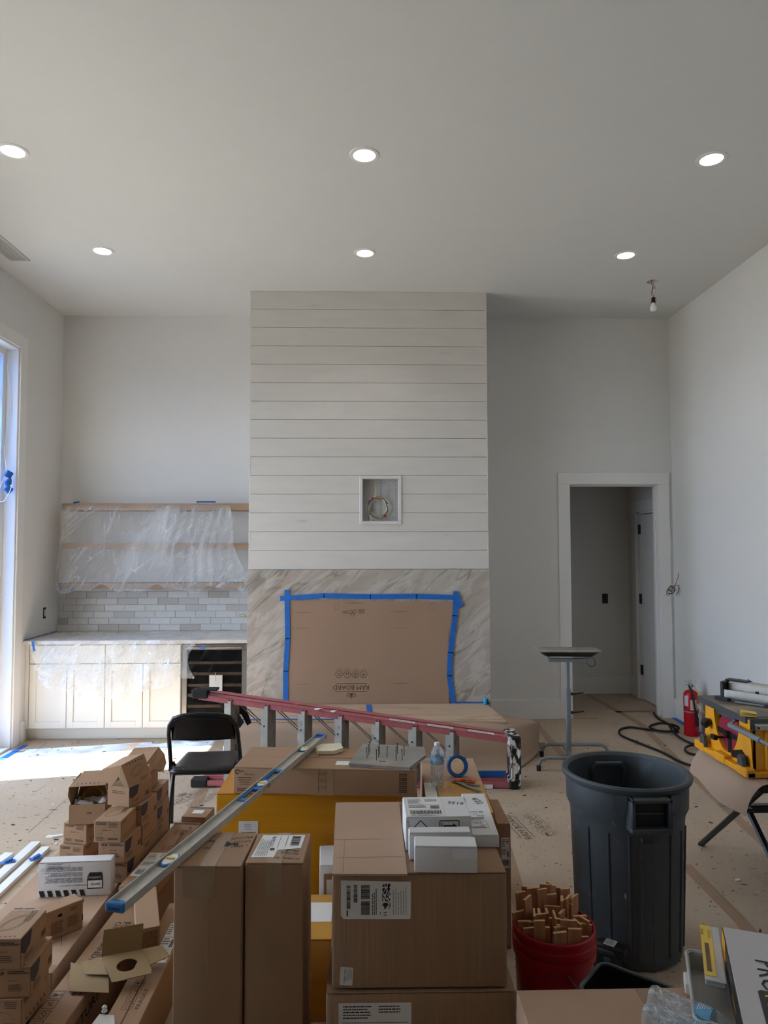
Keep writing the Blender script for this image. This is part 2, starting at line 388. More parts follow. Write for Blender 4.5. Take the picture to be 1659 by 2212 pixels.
def dup(src, loc, rz=0, label=None, group=None):
    r = src.copy(); COL.objects.link(r); r.location = loc; r.rotation_euler = (0, 0, R(rz))
    if label: r['label'] = label
    if group: r['group'] = group
    for ch in [c for c in bpy.data.objects if c.parent == src]:
        c = ch.copy(); COL.objects.link(c); c.parent = r
        for g in [q for q in bpy.data.objects if q.parent == ch]:
            d = g.copy(); COL.objects.link(d); d.parent = c
    return r
def struct(name, mb, parent=None, smooth=False):
    o = mb.build(name, parent, smooth)
    if parent is None: o['kind'] = 'structure'
    return o
def hexagon(mb, M, cx, cy, r, w, m):
    mb.line(M, [(cx + r * math.cos(R(60 * i)), cy + r * math.sin(R(60 * i))) for i in range(6)], w, m, closed=True)
def ram_print(mb, M, k, m):
    # emblem, rules, wordmark and four hexagon icons; k = width of the wordmark
    mb.text(M, 0, 0, 'RAM BOARD', k * 0.205, m, center=True)
    mb.rect(M, -k / 2, -k * 0.06, k / 2, -k * 0.045, m); mb.rect(M, -k / 2, k * 0.19, k / 2, k * 0.205, m)
    for sx in (-1, 1):
        mb.ring(M, sx * k * 0.07, k * 0.31, k * 0.085, k * 0.055, k * 0.012, m, 14, rot=sx * 25)
        mb.ring(M, sx * k * 0.09, k * 0.30, k * 0.04, k * 0.03, k * 0.010, m, 10)
    mb.line(M, [(-k * .035, k * .25), (0, k * .42), (k * .035, k * .25)], k * 0.014, m)
    for i in range(4):
        cx = (-0.39 + 0.26 * i) * k; cy = -k * 0.35
        hexagon(mb, M, cx, cy, k * 0.12, k * 0.012, m)
        if i == 0: mb.line(M, [(cx - k * .05, cy + k * .01), (cx + k * .05, cy + k * .01)], k * .014, m); mb.line(M, [(cx - k * .05, cy - k * .03), (cx + k * .05, cy - k * .03)], k * .01, m); mb.ring(M, cx, cy + k * .035, k * .03, k * .015, k * .01, m, 8)
        if i == 1: mb.line(M, [(cx - k * .05, cy - k * .04), (cx, cy + k * .07), (cx + k * .05, cy - k * .04)], k * .012, m, closed=True); mb.line(M, [(cx, cy - k * .02), (cx, cy + k * .03)], k * .01, m)
        if i == 2: mb.line(M, [(cx - k * .05, cy - k * .04), (cx + k * .05, cy - k * .04)], k * .02, m); mb.line(M, [(cx - k * .03, cy - k * .03), (cx - k * .03, cy + k * .04)], k * .012, m); mb.line(M, [(cx + k * .03, cy - k * .03), (cx + k * .03, cy + k * .04)], k * .012, m)
        if i == 3: mb.line(M, [(cx - k * .04, cy + k * .05), (cx + k * .03, cy + k * .04), (cx + k * .02, cy - k * .03), (cx - k * .04, cy - k * .01)], k * .012, m, closed=True)
        mb.lines_of_text(M, cx - k * .1, cy - k * .16, k * .2, 1, k * .03, m, seed=i)

# ------------------------------------------------------------ room shell
XL, XR, YB, YC, ZC = -3.12, 3.18, 7.24, 6.50, 4.15
CX0, CX1 = -1.085, 1.13
HX0, HX1, HY = -0.6, 3.16, 8.43      # hallway beyond the doorway
b = MB(FLOORM); b.box(XL - .2, XR + .2, -4.3, HY + .1, -.1, 0, b=0); floor = struct('floor', b)
b = MB(CEIL)
BX, BY = 2.59, 6.20                    # hole of the bare bulb
b.box(XL - .2, XR + .2, -4.3, BY - .06, ZC, ZC + .1, b=0); b.box(XL - .2, XR + .2, BY + .06, YB + .2, ZC, ZC + .1, b=0)
b.box(XL - .2, BX - .06, BY - .06, BY + .06, ZC, ZC + .1, b=0); b.box(BX + .06, XR + .2, BY - .06, BY + .06, ZC, ZC + .1, b=0)
# round rim of the hole
n = 24; vs = []; fs = []
for i in range(n):
    a = 2 * PI * i / n; c, s_ = math.cos(a), math.sin(a); q = 1 / max(abs(c), abs(s_))
    vs += [(BX + .052 * c, BY + .052 * s_, ZC), (BX + .0605 * c * q, BY + .0605 * s_ * q, ZC), (BX + .052 * c, BY + .052 * s_, ZC + .1)]
for i in range(n):
    j = (i + 1) % n; fs += [[3 * i, 3 * i + 1, 3 * j + 1, 3 * j], [3 * i, 3 * j, 3 * j + 2, 3 * i + 2]]
b.add(vs, fs, None, CEIL); b.box(BX - .1, BX + .1, BY - .1, BY + .1, ZC + .1, ZC + .3, DARK, b=0)
ceil = struct('ceiling', b)
def wall_holes(x0, x1, holes, zt, place):
    # rectangles along (u, z) around the holes; place(u0,u1,z0,z1) adds a slab
    u = x0
    for (a, c, z0, z1) in sorted(holes):
        place(u, a, 0, zt)
        if z0 > 0: place(a, c, 0, z0)
        place(a, c, z1, zt); u = c
    place(u, x1, 0, zt)
b = MB(WALL); wall_holes(-4.3, YB + .2, LEFT_OPEN, ZC, lambda a, c, z0, z1: b.box(XL - .2, XL, a, c, z0, z1, b=0)); struct('wall_left', b)
b = MB(WALL); b.box(XR, XR + .2, -4.3, YB + .2, 0, ZC, b=0); struct('wall_right', b)
b = MB(WALL); wall_holes(XL - .2, XR + .2, BACK_OPEN, ZC, lambda a, c, z0, z1: b.box(a, c, -4.2, -4.0, z0, z1, b=0)); struct('wall_behind', b)
DX0, DX1, DZ = 2.085, 3.05, 2.42
b = MB(WALL); b.box(XL, DX0, YB, YB + .13, 0, ZC, b=0); b.box(DX1, XR, YB, YB + .13, 0, ZC, b=0); b.box(DX0, DX1, YB, YB + .13, DZ, ZC, b=0); struct('wall_back', b)
# hallway
b = MB(WALL); b.box(HX0, HX1 + .1, HY, HY + .1, 0, 2.9, b=0); struct('wall_hall_back', b)
b = MB(WALL); b.box(HX0 - .1, HX0, YB + .13, HY, 0, 2.9, b=0); struct('wall_hall_left', b)
H2 = 7.30; H3 = 8.17
b = MB(WALL); b.box(HX1, HX1 + .1, YB + .13, 7.30, 0, 2.9, b=0); b.box(HX1, HX1 + .1, H3, HY, 0, 2.9, b=0); b.box(HX1, HX1 + .1, 7.30, H3, 2.17, 2.9, b=0); struct('wall_hall_right', b)
b = MB(WALL); b.box(HX1 + .1, HX1 + .14, YB + .13, HY + .1, 0, 3.0, b=0); struct('hall_light_stop', b)  # unseen slab added behind the door wall to stop light leaking in
b = MB(CEIL); b.box(HX0 - .1, HX1 + .14, YB + .13, HY + .1, 2.9, 3.0, b=0); struct('ceiling_hall', b)
# doorway 1 : cased opening
d1 = struct('door_1', MB(TRIM).box(1.982, 2.102, YB - .02, YB, 0, 2.402).box(3.032, 3.145, YB - .02, YB, 0, 2.402).box(1.982, 3.145, YB - .022, YB, 2.402, 2.522))
MB(TRIM).box(DX0, 2.11, YB, YB + .13, 0, 2.41).box(3.025, DX1, YB, YB + .13, 0, 2.41).box(DX0, DX1, YB, YB + .13, 2.395, DZ).build('jamb', d1)
MB(TRIM).box(2.11, 2.122, YB + .05, YB + .085, 0, 2.395).box(3.013, 3.025, YB + .05, YB + .085, 0, 2.395).box(2.11, 3.025, YB + .05, YB + .085, 2.383, 2.395).build('door_stop', d1)
# door 2 : panel door in the hallway's right wall
d2 = struct('door_2', MB(TRIM).box(HX1 - .02, HX1, 8.15, 8.29, 0, 2.15).box(HX1 - .022, HX1, 7.25, 8.29, 2.15, 2.28).box(HX1 - .026, HX1, 8.15, 8.17, 0, 2.15))
MB(TRIM).box(HX1, HX1 + .1, 8.08, H3, 0, 2.15).box(HX1, HX1 + .1, 7.3, H3, 2.13, 2.17).build('jamb', d2)
lf = MB(TRIM).box(HX1 + .005, HX1 + .04, 7.33, 8.075, 0.012, 2.12).build('door_leaf', d2)
MB(TRIM).box(HX1 - .002, HX1 + .006, 7.45, 7.95, .25, 1.0).box(HX1 - .002, HX1 + .006, 7.45, 7.95, 1.15, 1.98).build('panel', lf)
for z in (0.34, 1.15, 1.95):
    h = MB(BLACKP).box(HX1 - .006, HX1 + .004, 8.055, 8.115, z - .055, z + .055); h.tube([(HX1 - .008, 8.078, z - .058), (HX1 - .008, 8.078, z + .058)], .006); h.build('hinge', d2, label='black door hinge')
# baseboards
b = MB(TRIM).box(CX1, 1.982, YB - .018, YB, 0, .19).box(CX1, 1.982, YB - .012, YB, .19, .2); struct('baseboard_back', b)
b = MB(TRIM).box(XR - .018, XR, -4, YB, 0, .19).box(XR - .012, XR, -4, YB, .19, .2); struct('baseboard_right', b)
b = MB(TRIM).box(XL, XL + .018, 6.47, 6.55, 0, .19); struct('baseboard_left', b)
b = MB(TRIM).box(HX0, HX1, HY - .018, HY, 0, .21).box(HX1 - .018, HX1, 8.29, HY - .018, 0, .21); struct('baseboard_hall', b)
b = MB(TRIM).box(3.145, XR - .018, YB - .018, YB, 0, .19); struct('trim_1', b)
# windows: casing, jamb, sash, blue filmed pane
for i, (a, c, z0, z1) in enumerate(LEFT_OPEN):
    t_ = .12
    w1 = struct('window_%d' % (i + 1), MB(TRIM).box(XL, XL + .018, c, c + t_, z0, z1 + t_).box(XL, XL + .018, a - t_, a, z0, z1 + t_).box(XL, XL + .018, a, c, z1, z1 + t_))
    MB(TRIM).box(XL - .2, XL + .004, c - .02, c, z0, z1).box(XL - .2, XL + .004, a, a + .02, z0, z1).box(XL - .2, XL + .004, a + .02, c - .02, z1 - .02, z1).box(XL - .2, XL + .004, a + .02, c - .02, z0, z0 + .02).build('jamb', w1)
    f_ = MB(TRIM); xx = XL - .13
    f_.box(xx - .03, xx + .03, c - .08, c - .02, z0 + .02, z1 - .02).box(xx - .03, xx + .03, a + .02, a + .08, z0 + .02, z1 - .02).box(xx - .03, xx + .03, a + .08, c - .08, z1 - .08, z1 - .02).box(xx - .03, xx + .03, a + .08, c - .08, z0 + .02, z0 + .12)
    if i == 1:
        for k in (1, 2): yy = a + (c - a) * k / 3; f_.box(xx - .03, xx + .03, yy - .05, yy + .05, z0 + .12, z1 - .08)
    sash = f_.build('sash', w1)
    if i == 0:
        MB(FILMB).grid(3, 3, lambda u, v: (xx, c - .08 - .26 * (1 - u), z0 + .12 + (z1 - z0 - .2) * v)).build('pane', w1, label='pane covered in blue protective film')
        st = MB(PAPER); MM = frame((xx + .004, c - .17, 3.0), (0, 1, 0), (0, 0, 1)); st.rect(MM, 0, 0, .07, .16, PAPER); st.barcode(MM, .012, .02, .045, .04, INK, 3); st.lines_of_text(MM, .01, .13, .05, 4, .014, INK); st.build('sticker', w1)
        st = MB(PAPER); MM = frame((xx + .004, c - .17, .35), (0, 1, 0), (0, 0, 1)); st.rect(MM, 0, 0, .06, .18, PAPER); st.lines_of_text(MM, .01, .15, .04, 7, .018, INK); st.build('sticker', w1)
# outside: terrace ground and an unseen roof added to shade the big window
b = MB(GRASS).box(-40, XL - .2, -40, 40, -.16, -.06, b=0); struct('ground_outside', b)
b = MB(GRASS).box(-40, 40, -40, -4.3, -.16, -.06, b=0); struct('ground_behind', b)
pr = MB(TRIM).box(-6.6, XL - .2, -2.0, 4.9, 3.5, 3.65); pr.box(-6.6, -6.4, 4.7, 4.9, -.06, 3.5).box(-6.6, -6.4, -2.0, -1.8, -.06, 3.5); tag(pr.build('sun_block_roof'), 'unseen white roof added outside the large left window to block sun', 'porch')
# ------------------------------------------------------------ chimney breast with shiplap, stone, hearth
ch = struct('wall_chimney', MB(WALL).box(CX0 + .012, -.05, YC + .02, YB, 0, ZC, b=0).box(.31, CX1 - .012, YC + .02, YB, 0, ZC, b=0).box(-.05, .31, YC + .02, YB, 0, 1.97, b=0).box(-.05, .31, YC + .02, YB, 2.41, ZC, b=0).box(-.05, .31, YC + .12, YB, 1.97, 2.41, b=0))
zz = [1.552]
pitch = (3.978 - 1.552) / 14
for k in range(14): zz.append(1.552 + pitch * (k + 1))
zz.append(ZC)
MX0, MX1, MZ0, MZ1 = -.038, .294, 1.992, 2.385       # media box cut-out
rr = random.Random(3)
for k in range(15):
    a, c = zz[k] + .0016, zz[k + 1] - .0016
    bb = MB(SHIP); dy = rr.uniform(0, .0025); y0 = YC - dy; y1 = YC + .02
    if c > MZ0 and a < MZ1:
        bb.box(CX0 + .004, MX0, y0, y1, a, c, b=.001).box(MX1, CX1 - .004, y0, y1, a, c, b=.001)
        if c > MZ1: bb.box(MX0, MX1, y0, y1, max(a, MZ1), c, b=0)
        if a < MZ0: bb.box(MX0, MX1, y0, y1, a, min(c, MZ0), b=0)
    else: bb.box(CX0 + .004, CX1 - .004, y0, y1, a, c, b=.001)
    for q in range(4):
        MM = frame((0, y0, 0), (1, 0, 0), (0, 0, 1)); x = rr.uniform(CX0 + .05, CX1 - .05)
        if not (MX0 - .05 < x < MX1 + .05): bb.ring(MM, x, c - .03, .0016, .0016, .002, INKF, 5)
    bb.build('shiplap_board', ch)
MB(SHIP).box(CX0, CX0 + .016, YC - .001, YB, 1.552, ZC).build('corner_board', ch)
MB(SHIP).box(CX1 - .016, CX1, YC - .001, YB, 1.552, ZC).build('corner_board', ch)
sl = MB(MARBLE).box(CX0 - .006, CX1 + .004, YC - .014, YC + .02, .0, 1.548, b=.002)
tag(sl.build('stone_surround'), 'grey veined stone slab surround below the white shiplap', 'fireplace surround')
he = MB(MARBLE).box(-1.04, 1.10, 5.90, YC - .014, 0, .305, b=.006); tag(he.build('hearth_slab'), 'raised stone hearth under the brown paper and plywood', 'hearth')
# protection board taped over the firebox
bd = MB(RAMB)
P = [(-0.716, 6.480, 0.335), (-0.703, 6.480, 1.275), (0.807, 6.480, 1.252), (0.762, 6.480, 0.831), (0.730, 6.480, 0.621), (0.758, 6.480, 0.319)]
bd.prism([(p[0], p[2]) for p in P][::-1], .006, frame((0, 6.483, 0), (1, 0, 0), (0, 0, 1)))
rb = bd.build('protection_board'); tag(rb, 'brown protection board taped upside down over the fireplace opening', 'board')
MB(RAMB).box(.555, .748, 6.4735, 6.476, .325, .98, b=0).build('patch_sheet', rb)
pb = MB(INKB); FM = frame((0, 6.4765, 0), (-1, 0, 0), (0, 0, -1))
def at2(M, x, z): return M @ Matrix.Translation((-x, -z, 0))
ram_print(pb, at2(FM, -.141, .50) , .285, INKB)
pb.text(at2(FM, .67, .50), -.10, 0, 'BOARD'[2:], .058, INKB, sx=.8); pb.rect(at2(FM, .67, .50), -.06, .053, .09, .057, INKB); pb.rect(at2(FM, .67, .50), -.06, -.016, .09, -.012, INKB)
hexagon(pb, at2(FM, .64, .618), 0, 0, .034, .004, INKB)
for (x, z) in ((-.60, 1.165), (-.60, 1.02), (-.60, .515), (.30, 1.165), (.30, 1.02), (.30, .515)):
    q = at2(FM, x, z); pb.lines_of_text(q, -.055, 0, .11, 1, .008, INKB); pb.poly(q, [(-.075, 0), (-.065, 0), (-.07, .008)], INKB); pb.poly(q, [(.075, 0), (.065, 0), (.07, .008)], INKB)
for (x, z) in ((-.13, 1.165), (.745, 1.165)):
    q = at2(FM, x, z)
    if x < 0:
        pb.text(q, -.085, -.085, 'www.RamBoard.com', .018, INKB)
        for s_ in (-1, 1): pb.ring(q, s_ * .016, 0, .016, .018, .003, INKB, 12)
        pb.ring(q, 0, .024, .018, .016, .003, INKB, 12)
        pb.lines_of_text(q, -.11, .01, .065, 4, .010, INKB); pb.lines_of_text(q, .04, .01, .065, 3, .010, INKB)
    pb.line(q, [(.13, -.02), (.16, -.02), (.16, -.08), (.13, -.08)], .002, INKB, closed=True)
pb.build('print', rb, kind='stuff')
# blue tape around the board: three strips plus corner pieces
def ribbon(name, pts, w, y, mat_=BLUET, label=None, t=.0012, group=None, parent=None):
    m_ = MB(mat_)
    for i in range(len(pts) - 1):
        a, c = Vector((pts[i][0], 0, pts[i][2])), Vector((pts[i + 1][0], 0, pts[i + 1][2])); d = (c - a).normalized(); q = Vector((-d.z, 0, d.x)) * w / 2
        yv = Vector((0, y, 0)); o_ = Vector((0, -t, 0)); a2 = a - d * .004; c2 = c + d * .004
        vs = [a2 - q + yv, c2 - q + yv, c2 + q + yv, a2 + q + yv]; m_.add(vs + [p + o_ for p in vs], [[0, 1, 2, 3], [7, 6, 5, 4], [0, 4, 5, 1], [1, 5, 6, 2], [2, 6, 7, 3], [3, 7, 4, 0]])
    o = m_.build(name, parent)
    if label: tag(o, label, 'tape', group)
    return o
TG = 'blue tape strips around the brown board'
ribbon('masking_tape', [(-0.786, 6.470, 1.289), (-0.390, 6.470, 1.313), (0.033, 6.470, 1.303), (0.457, 6.470, 1.305), (0.840, 6.470, 1.291)], .045, 6.472, label='long horizontal blue tape strip along the top of the brown board', group=TG)
ribbon('masking_tape', [(-0.728, 6.470, 1.364), (-0.721, 6.470, 0.924), (-0.737, 6.470, 0.632), (-0.736, 6.470, 0.345)], .046, 6.471, label='vertical blue tape strip down the left side of the brown board', group=TG)
ribbon('masking_tape', [(0.819, 6.470, 1.346), (0.809, 6.470, 1.126), (0.764, 6.470, 0.790), (0.754, 6.470, 0.581), (0.787, 6.470, 0.338)], .048, 6.4705, label='wavy vertical blue tape strip down the right side of the brown board', group=TG)
ribbon('masking_tape', [(0.815, 6.470, 1.333), (0.865, 6.470, 1.211)], .05, 6.469, label='short slanted blue tape scrap at the top right corner of the brown board', group=TG)
ribbon('masking_tape', [(0.812, 6.470, 0.334), (1.121, 6.470, 0.332)], .018, 6.478, label='thin blue tape strip along the foot of the stone, right of the board', group=TG)
ribbon('masking_tape', [(-1.057, 6.470, 0.335), (-0.756, 6.470, 0.345)], .03, 6.478, label='thin blue tape strip along the foot of the stone, left of the board', group=TG)
# plywood and paper on the hearth
pl = MB(PLY).prism([(1.143, 5.80), (1.085, 6.465), (-1.04, 6.465), (-1.04, 5.90), (-.3, 5.88)], .014, T(0, 0, .318)); pls = tag(pl.build('plywood_sheet'), 'thin plywood sheet lying on the hearth in front of the stone', 'plywood')
def kraft(u, v):
    x = -1.13 + 2.60 * u
    prof = [(6.2, .3085), (5.87, .309), (5.82, .27), (5.77, .17), (5.71, .07), (5.64, .02), (5.55, .004)]
    t = v * (len(prof) - 1); i = min(int(t), len(prof) - 2); f = t - i
    y = prof[i][0] * (1 - f) + prof[i + 1][0] * f; z = prof[i][1] * (1 - f) + prof[i + 1][1] * f
    bul = math.sin(PI * min(1, v * 1.1)) * .05 * (1 + .3 * math.sin(x * 2.1)); y -= bul; z += bul * .35 * (v > .15)
    if x > 1.12:
        k = (x - 1.12) / .35
        z = z * (1 - k * .35) + .02 * k * math.sin(v * 9); y += k * .32 * v + k * k * .18
        z = max(z, .004) + .05 * math.sin(PI * v) * k
    w_ = mn.noise(Vector((x * 2.3, v * 2.5, 0))) * .016 * min(1, v * 3)
    return (x, y - w_, z + abs(w_) * .3 + .004)
kb = MB(KRAFT).grid(60, 22, kraft); ko = kb.build('kraft_paper', None, smooth=60)
tag(ko, 'brown kraft paper draped over the hearth front and bulging onto the floor', 'paper')
so_ = ko.modifiers.new('thick', 'SOLIDIFY'); so_.thickness = .0015
def strip3(name, pts, w, side, label, cat='tape', m=BLUET, group=None, t=.0015):
    # ribbon along 3-D points; side = vector across the strip
    m_ = MB(m); s_ = Vector(side).normalized() * w / 2; pts = [Vector(p) for p in pts]; k = len(pts)
    vs = [p - s_ for p in pts] + [p + s_ for p in pts]; up = (pts[1] - pts[0]).cross(s_).normalized() * t
    if up.z < 0: up = -up
    vs += [p + up for p in vs]
    fs = [[i, i + 1, k + i + 1, k + i] for i in range(k - 1)] + [[2 * k + i, 3 * k + i, 3 * k + i + 1, 2 * k + i + 1] for i in range(k - 1)]
    fs += [[i, 2 * k + i, 2 * k + i + 1, i + 1] for i in range(k - 1)] + [[k + i, k + i + 1, 3 * k + i + 1, 3 * k + i] for i in range(k - 1)] + [[0, k, 3 * k, 2 * k], [k - 1, 3 * k - 1, 4 * k - 1, 2 * k - 1][::1]]
    m_.add(vs, fs); o = m_.build(name); tag(o, label, cat, group); return o
strip3('masking_tape', [(-1.04, 5.925, .335), (-.2, 5.905, .335)], .03, (0, 1, 0), 'blue tape strip along the front edge of the plywood, left end')
strip3('masking_tape', [(0.019, 6.431, 0.336), (0.029, 5.951, 0.336), (-.005, 5.86, .334), (-.002, 5.81, .29)], .05, (1, 0, 0), 'blue tape piece folded over the middle of the plywood edge')
strip3('masking_tape', [(.75, 5.29, .075), (1.03, 5.29, .075)], .045, (0, 0, 1), 'dark blue tape strip low on the kraft paper behind the ladder end')

# ------------------------------------------------------------ ceiling fittings
LG = 'recessed ceiling lights'
def downlight(x, y, lab):
    t = thing('recessed_light', lab, 'light', (x, y, ZC), group=LG)
    MB(TRIM).lathe([(.066, 0), (.068, -.006), (.088, -.005), (.092, 0)], 40, cap0=False, cap1=False).build('trim_ring', t, smooth=True)
    MB(LAMPW).lathe([(.0, -.003), (.066, -.003)], 40, cap0=False, cap1=False).build('lens', t)
    d = bpy.data.lights.new('recessed_lamp', 'SPOT'); d.energy = 14; d.spot_size = R(120); d.spot_blend = .8; d.shadow_soft_size = .06; d.color = (1, .97, .92)
    o = bpy.data.objects.new('recessed_lamp', d); COL.objects.link(o); o.parent = t; o.location = (0, 0, -.02)
downlight(-2.13, 4.185, 'round recessed light in the ceiling row nearer the camera, cut by the left frame edge')
downlight(-.0125, 4.185, 'round recessed light in the ceiling row nearer the camera, middle of the three')
downlight(2.13, 4.185, 'round recessed light in the ceiling row nearer the camera, rightmost')
downlight(-2.13, 5.625, 'round recessed light in the far ceiling row, on the left above the shelves')
downlight(-.0125, 5.625, 'round recessed light in the far ceiling row, in front of the shiplap')
downlight(2.13, 5.625, 'round recessed light in the far ceiling row, beside the bare bulb')
v = thing('ceiling_vent', 'white slatted air vent in the ceiling above the tall window', 'vent', (-2.885, 5.45, ZC))
fr = MB(GREYP).box(-.085, .085, -.38, -.36, -.008, 0).box(-.085, .085, .36, .38, -.008, 0).box(-.085, -.06, -.36, .36, -.008, 0).box(.06, .085, -.36, .36, -.008, 0); fr.build('frame', v)
MB(DARK).box(-.06, .06, -.36, .36, -.002, -.0005, b=0).build('backing', v)
for k in range(9): MB(TRIM).box(-.0028, .0028, -.36, .36, -.0065, -.0025, b=0, M=T(-.052 + .013 * k, 0, 0)).build('slat', v)
# bare bulb
t = thing('bare_bulb', 'white bulb in a black holder hanging on red and white wires from a ceiling hole', 'light bulb', (BX, BY, ZC))
MB(BULBM).lathe([(.001, -.275), (.016, -.272), (.027, -.262), (.031, -.245), (.028, -.228), (.018, -.212), (.015, -.20), (.015, -.188)], 20).build('bulb', t, smooth=True)
MB(BLACKP).lathe([(.021, -.196), (.021, -.188), (.017, -.186), (.017, -.150), (.012, -.146)], 20).build('socket', t, smooth=True)
for k, (m_, dx) in enumerate(((WIREW, .004), (WIREN, -.006), (WIRER, .0))):
    pts = [(dx + .008 * math.sin(j * .9 + k * 2), .006 * math.cos(j * 1.1 + k), .05 - .2 * j / 13) for j in range(14)]
    MB(m_).tube(pts, .0024, n=5).build('wire', t)
lp = [(.012 + .014 * math.sin(R(a)), 0, -.15 - .02 + .03 * math.cos(R(a))) for a in range(0, 300, 25)]
MB(WIRER).tube(lp, .0024, n=5).build('wire', t)
for k in range(4):
    MB(WIREW if k % 2 else WIRER).tube([(0, 0, -.055 - .005 * k), (.012, -.004, -.06), (.022 + .004 * k, .0, -.052 - .012 * (k - 1))], .0024, n=5).build('wire', t)
# ------------------------------------------------------------ media box
t = thing('media_enclosure', 'white recessed wiring box set in the shiplap above the fireplace', 'wiring box', (.128, YC, 2.19))
w_, h_ = .195, .226
MB(PAPERB).box(-w_, w_, -.014, -.002, h_ - .03, h_, b=.004).box(-w_, w_, -.014, -.002, -h_, -h_ + .03, b=.004).box(-w_, -w_ + .03, -.014, -.002, -h_ + .03, h_ - .03, b=.004).box(w_ - .03, w_, -.014, -.002, -h_ + .03, h_ - .03, b=.004).build('bezel', t)
iw, ih = .166, .197
MB(GREYP).box(-iw, iw, .075, .08, -ih, ih, b=0).box(-iw - .002, -iw, -.002, .08, -ih, ih, b=0).box(iw, iw + .002, -.002, .08, -ih, ih, b=0).box(-iw, iw, -.002, .08, ih, ih + .002, b=0).box(-iw, iw, -.002, .08, -ih - .002, -ih, b=0).build('back_box', t)
hp = MB(DARK); MM = frame((0, .0745, 0), (1, 0, 0), (0, 0, 1))
for x in (-.145, -.002, .010, .145):
    for k in range(32): hp.rect(MM, x - .0022, -ih + .015 + k * .0118, x + .0022, -ih + .0195 + k * .0118, DARK)
for (x, z) in ((-.115, .165), (-.02, .165), (.03, .165), (.12, .165), (-.115, .0), (.12, .0), (-.02, .0), (-.115, -.165), (.12, -.165), (-.07, .137), (.078, .137), (-.07, .05), (.078, .05), (-.07, -.045)):
    for a in (-.007, .004):
        for c in (-.007, 0, .007): hp.rect(MM, x + a, z + c, x + a + .0035, z + c + .0035, INKF)
for (x, z) in ((-.07, .093), (.078, .093), (-.07, -.09)): hp.ring(MM, x, z, .017, .017, .0015, INKF); hp.ring(MM, x, z, .002, .002, .003, DARK, 6)
hp.build('knockouts', t, kind='stuff')
def loop(cx, cz, rx, rz, y, a0, a1, n=26, wob=.004, sd=0):
    return [(cx + rx * math.cos(R(a0 + (a1 - a0) * i / n)) + wob * math.sin(i * 1.3 + sd), y + .006 * math.sin(i * .7 + sd), cz + rz * math.sin(R(a0 + (a1 - a0) * i / n))) for i in range(n + 1)]
wb = thing('cable_coil', 'yellow, white and blue cables coiled with red ties in the wiring box', 'cable', (.128 - .02, YC + .03, 2.12))
for k, (m_, rx, rz) in enumerate(((WIREY, .098, .096), (WIREY, .092, .10), (WIREB, .097, .104), (WIREW, .085, .094), (WIREW, .10, .106), (WIREB, .09, .09), (WIREY, .10, .092))):
    MB(m_).tube(loop(-.006, 0, rx, rz, -.004 * (k % 3), 100 + 5 * k, 455 + 3 * k, sd=k), .0042, n=6).build('cable', wb)
MB(WIREY).tube([(-.055, 0, .085), (-.035, 0, .12), (-.03, .005, .16), (-.035, .02, .20), (-.035, .04, .25)], .0032, n=6).build('cable', wb)
MB(WIREW).tube([(-.055, 0, .085), (-.03, 0, .12), (-.025, .005, .16), (-.031, .02, .20), (-.031, .04, .25)], .0028, n=6).build('cable', wb)
MB(WIREW).tube([(-.08, -.01, -.08), (-.068, -.035, -.11), (-.075, -.05, -.125), (-.12, -.055, -.15), (-.15, -.06, -.155), (-.16, -.06, -.14), (-.15, -.055, -.12)], .0026, n=6).build('cable', wb)
for (x, z) in ((-.058, .085), (.062, -.075)): MB(WIRER).box(x - .012, x + .012, -.014, .010, z - .013, z + .013, b=.004).build('tie', wb, label='red cable tie')
# ------------------------------------------------------------ oak shelves, tile, counter, cabinets
for z0, z1, lab in ((2.122, 2.190, 'top floating oak shelf, under thin plastic, left of the chimney'), (1.742, 1.800, 'middle floating oak shelf, under thin plastic, left of the chimney'), (1.350, 1.405, 'bottom floating oak shelf, just above the tiled backsplash')):
    tag(MB(OAK).box(-3.0, CX0, 6.99, YB, z0, z1, b=.002).build('floating_shelf'), lab, 'shelf', 'floating oak shelves')
bs = MB(GROUT).box(XL, CX0, YB - .006, YB, .912, 1.345, b=0).build('tile_backsplash'); tag(bs, 'pale glazed tile backsplash between the counter and the bottom shelf', 'backsplash')
rr = random.Random(5); th = .0665; tw = .205; tmesh = {}
for r_ in range(7):
    z0 = .913 + r_ * th; off = [0, .5, .25, .72, .1, .62, .33][r_] * tw; z1 = min(z0 + th - .002, 1.345)
    x = XL - off
    while x < CX0 - .01:
        a, c = max(x, XL + .001), min(x + tw - .002, CX0 - .001)
        if c - a > .01:
            mt = TILES[rr.choice((0, 0, 1, 2, 2, 0, 3))]; d = rr.choice((.007, .0085, .010)); k = (round(c - a, 3), round(z1 - z0, 3), mt.name, d)
            if k in tmesh: o = bpy.data.objects.new('tile', tmesh[k].data); COL.objects.link(o)
            else: o = MB(mt).box(0, c - a, -d, 0, 0, z1 - z0, b=.0015).build('tile'); tmesh[k] = o
            o.parent = bs; o.location = (a, YB - .006, z0)
        x += tw
t = thing('base_cabinet', 'cream shaker base cabinet with drawers over four doors, left of the wine cooler', 'cabinet', (0, 0, 0))
CF = 6.56
MB(CABP).box(XL + .001, -1.705, CF + .02, YB - .012, .11, .878).box(XL + .001, -1.705, CF + .075, YB - .012, 0, .11).build('carcass', t)
MB(CABP).box(XL + .001, XL + .035, CF + .0, CF + .02, .11, .878).build('filler', t)
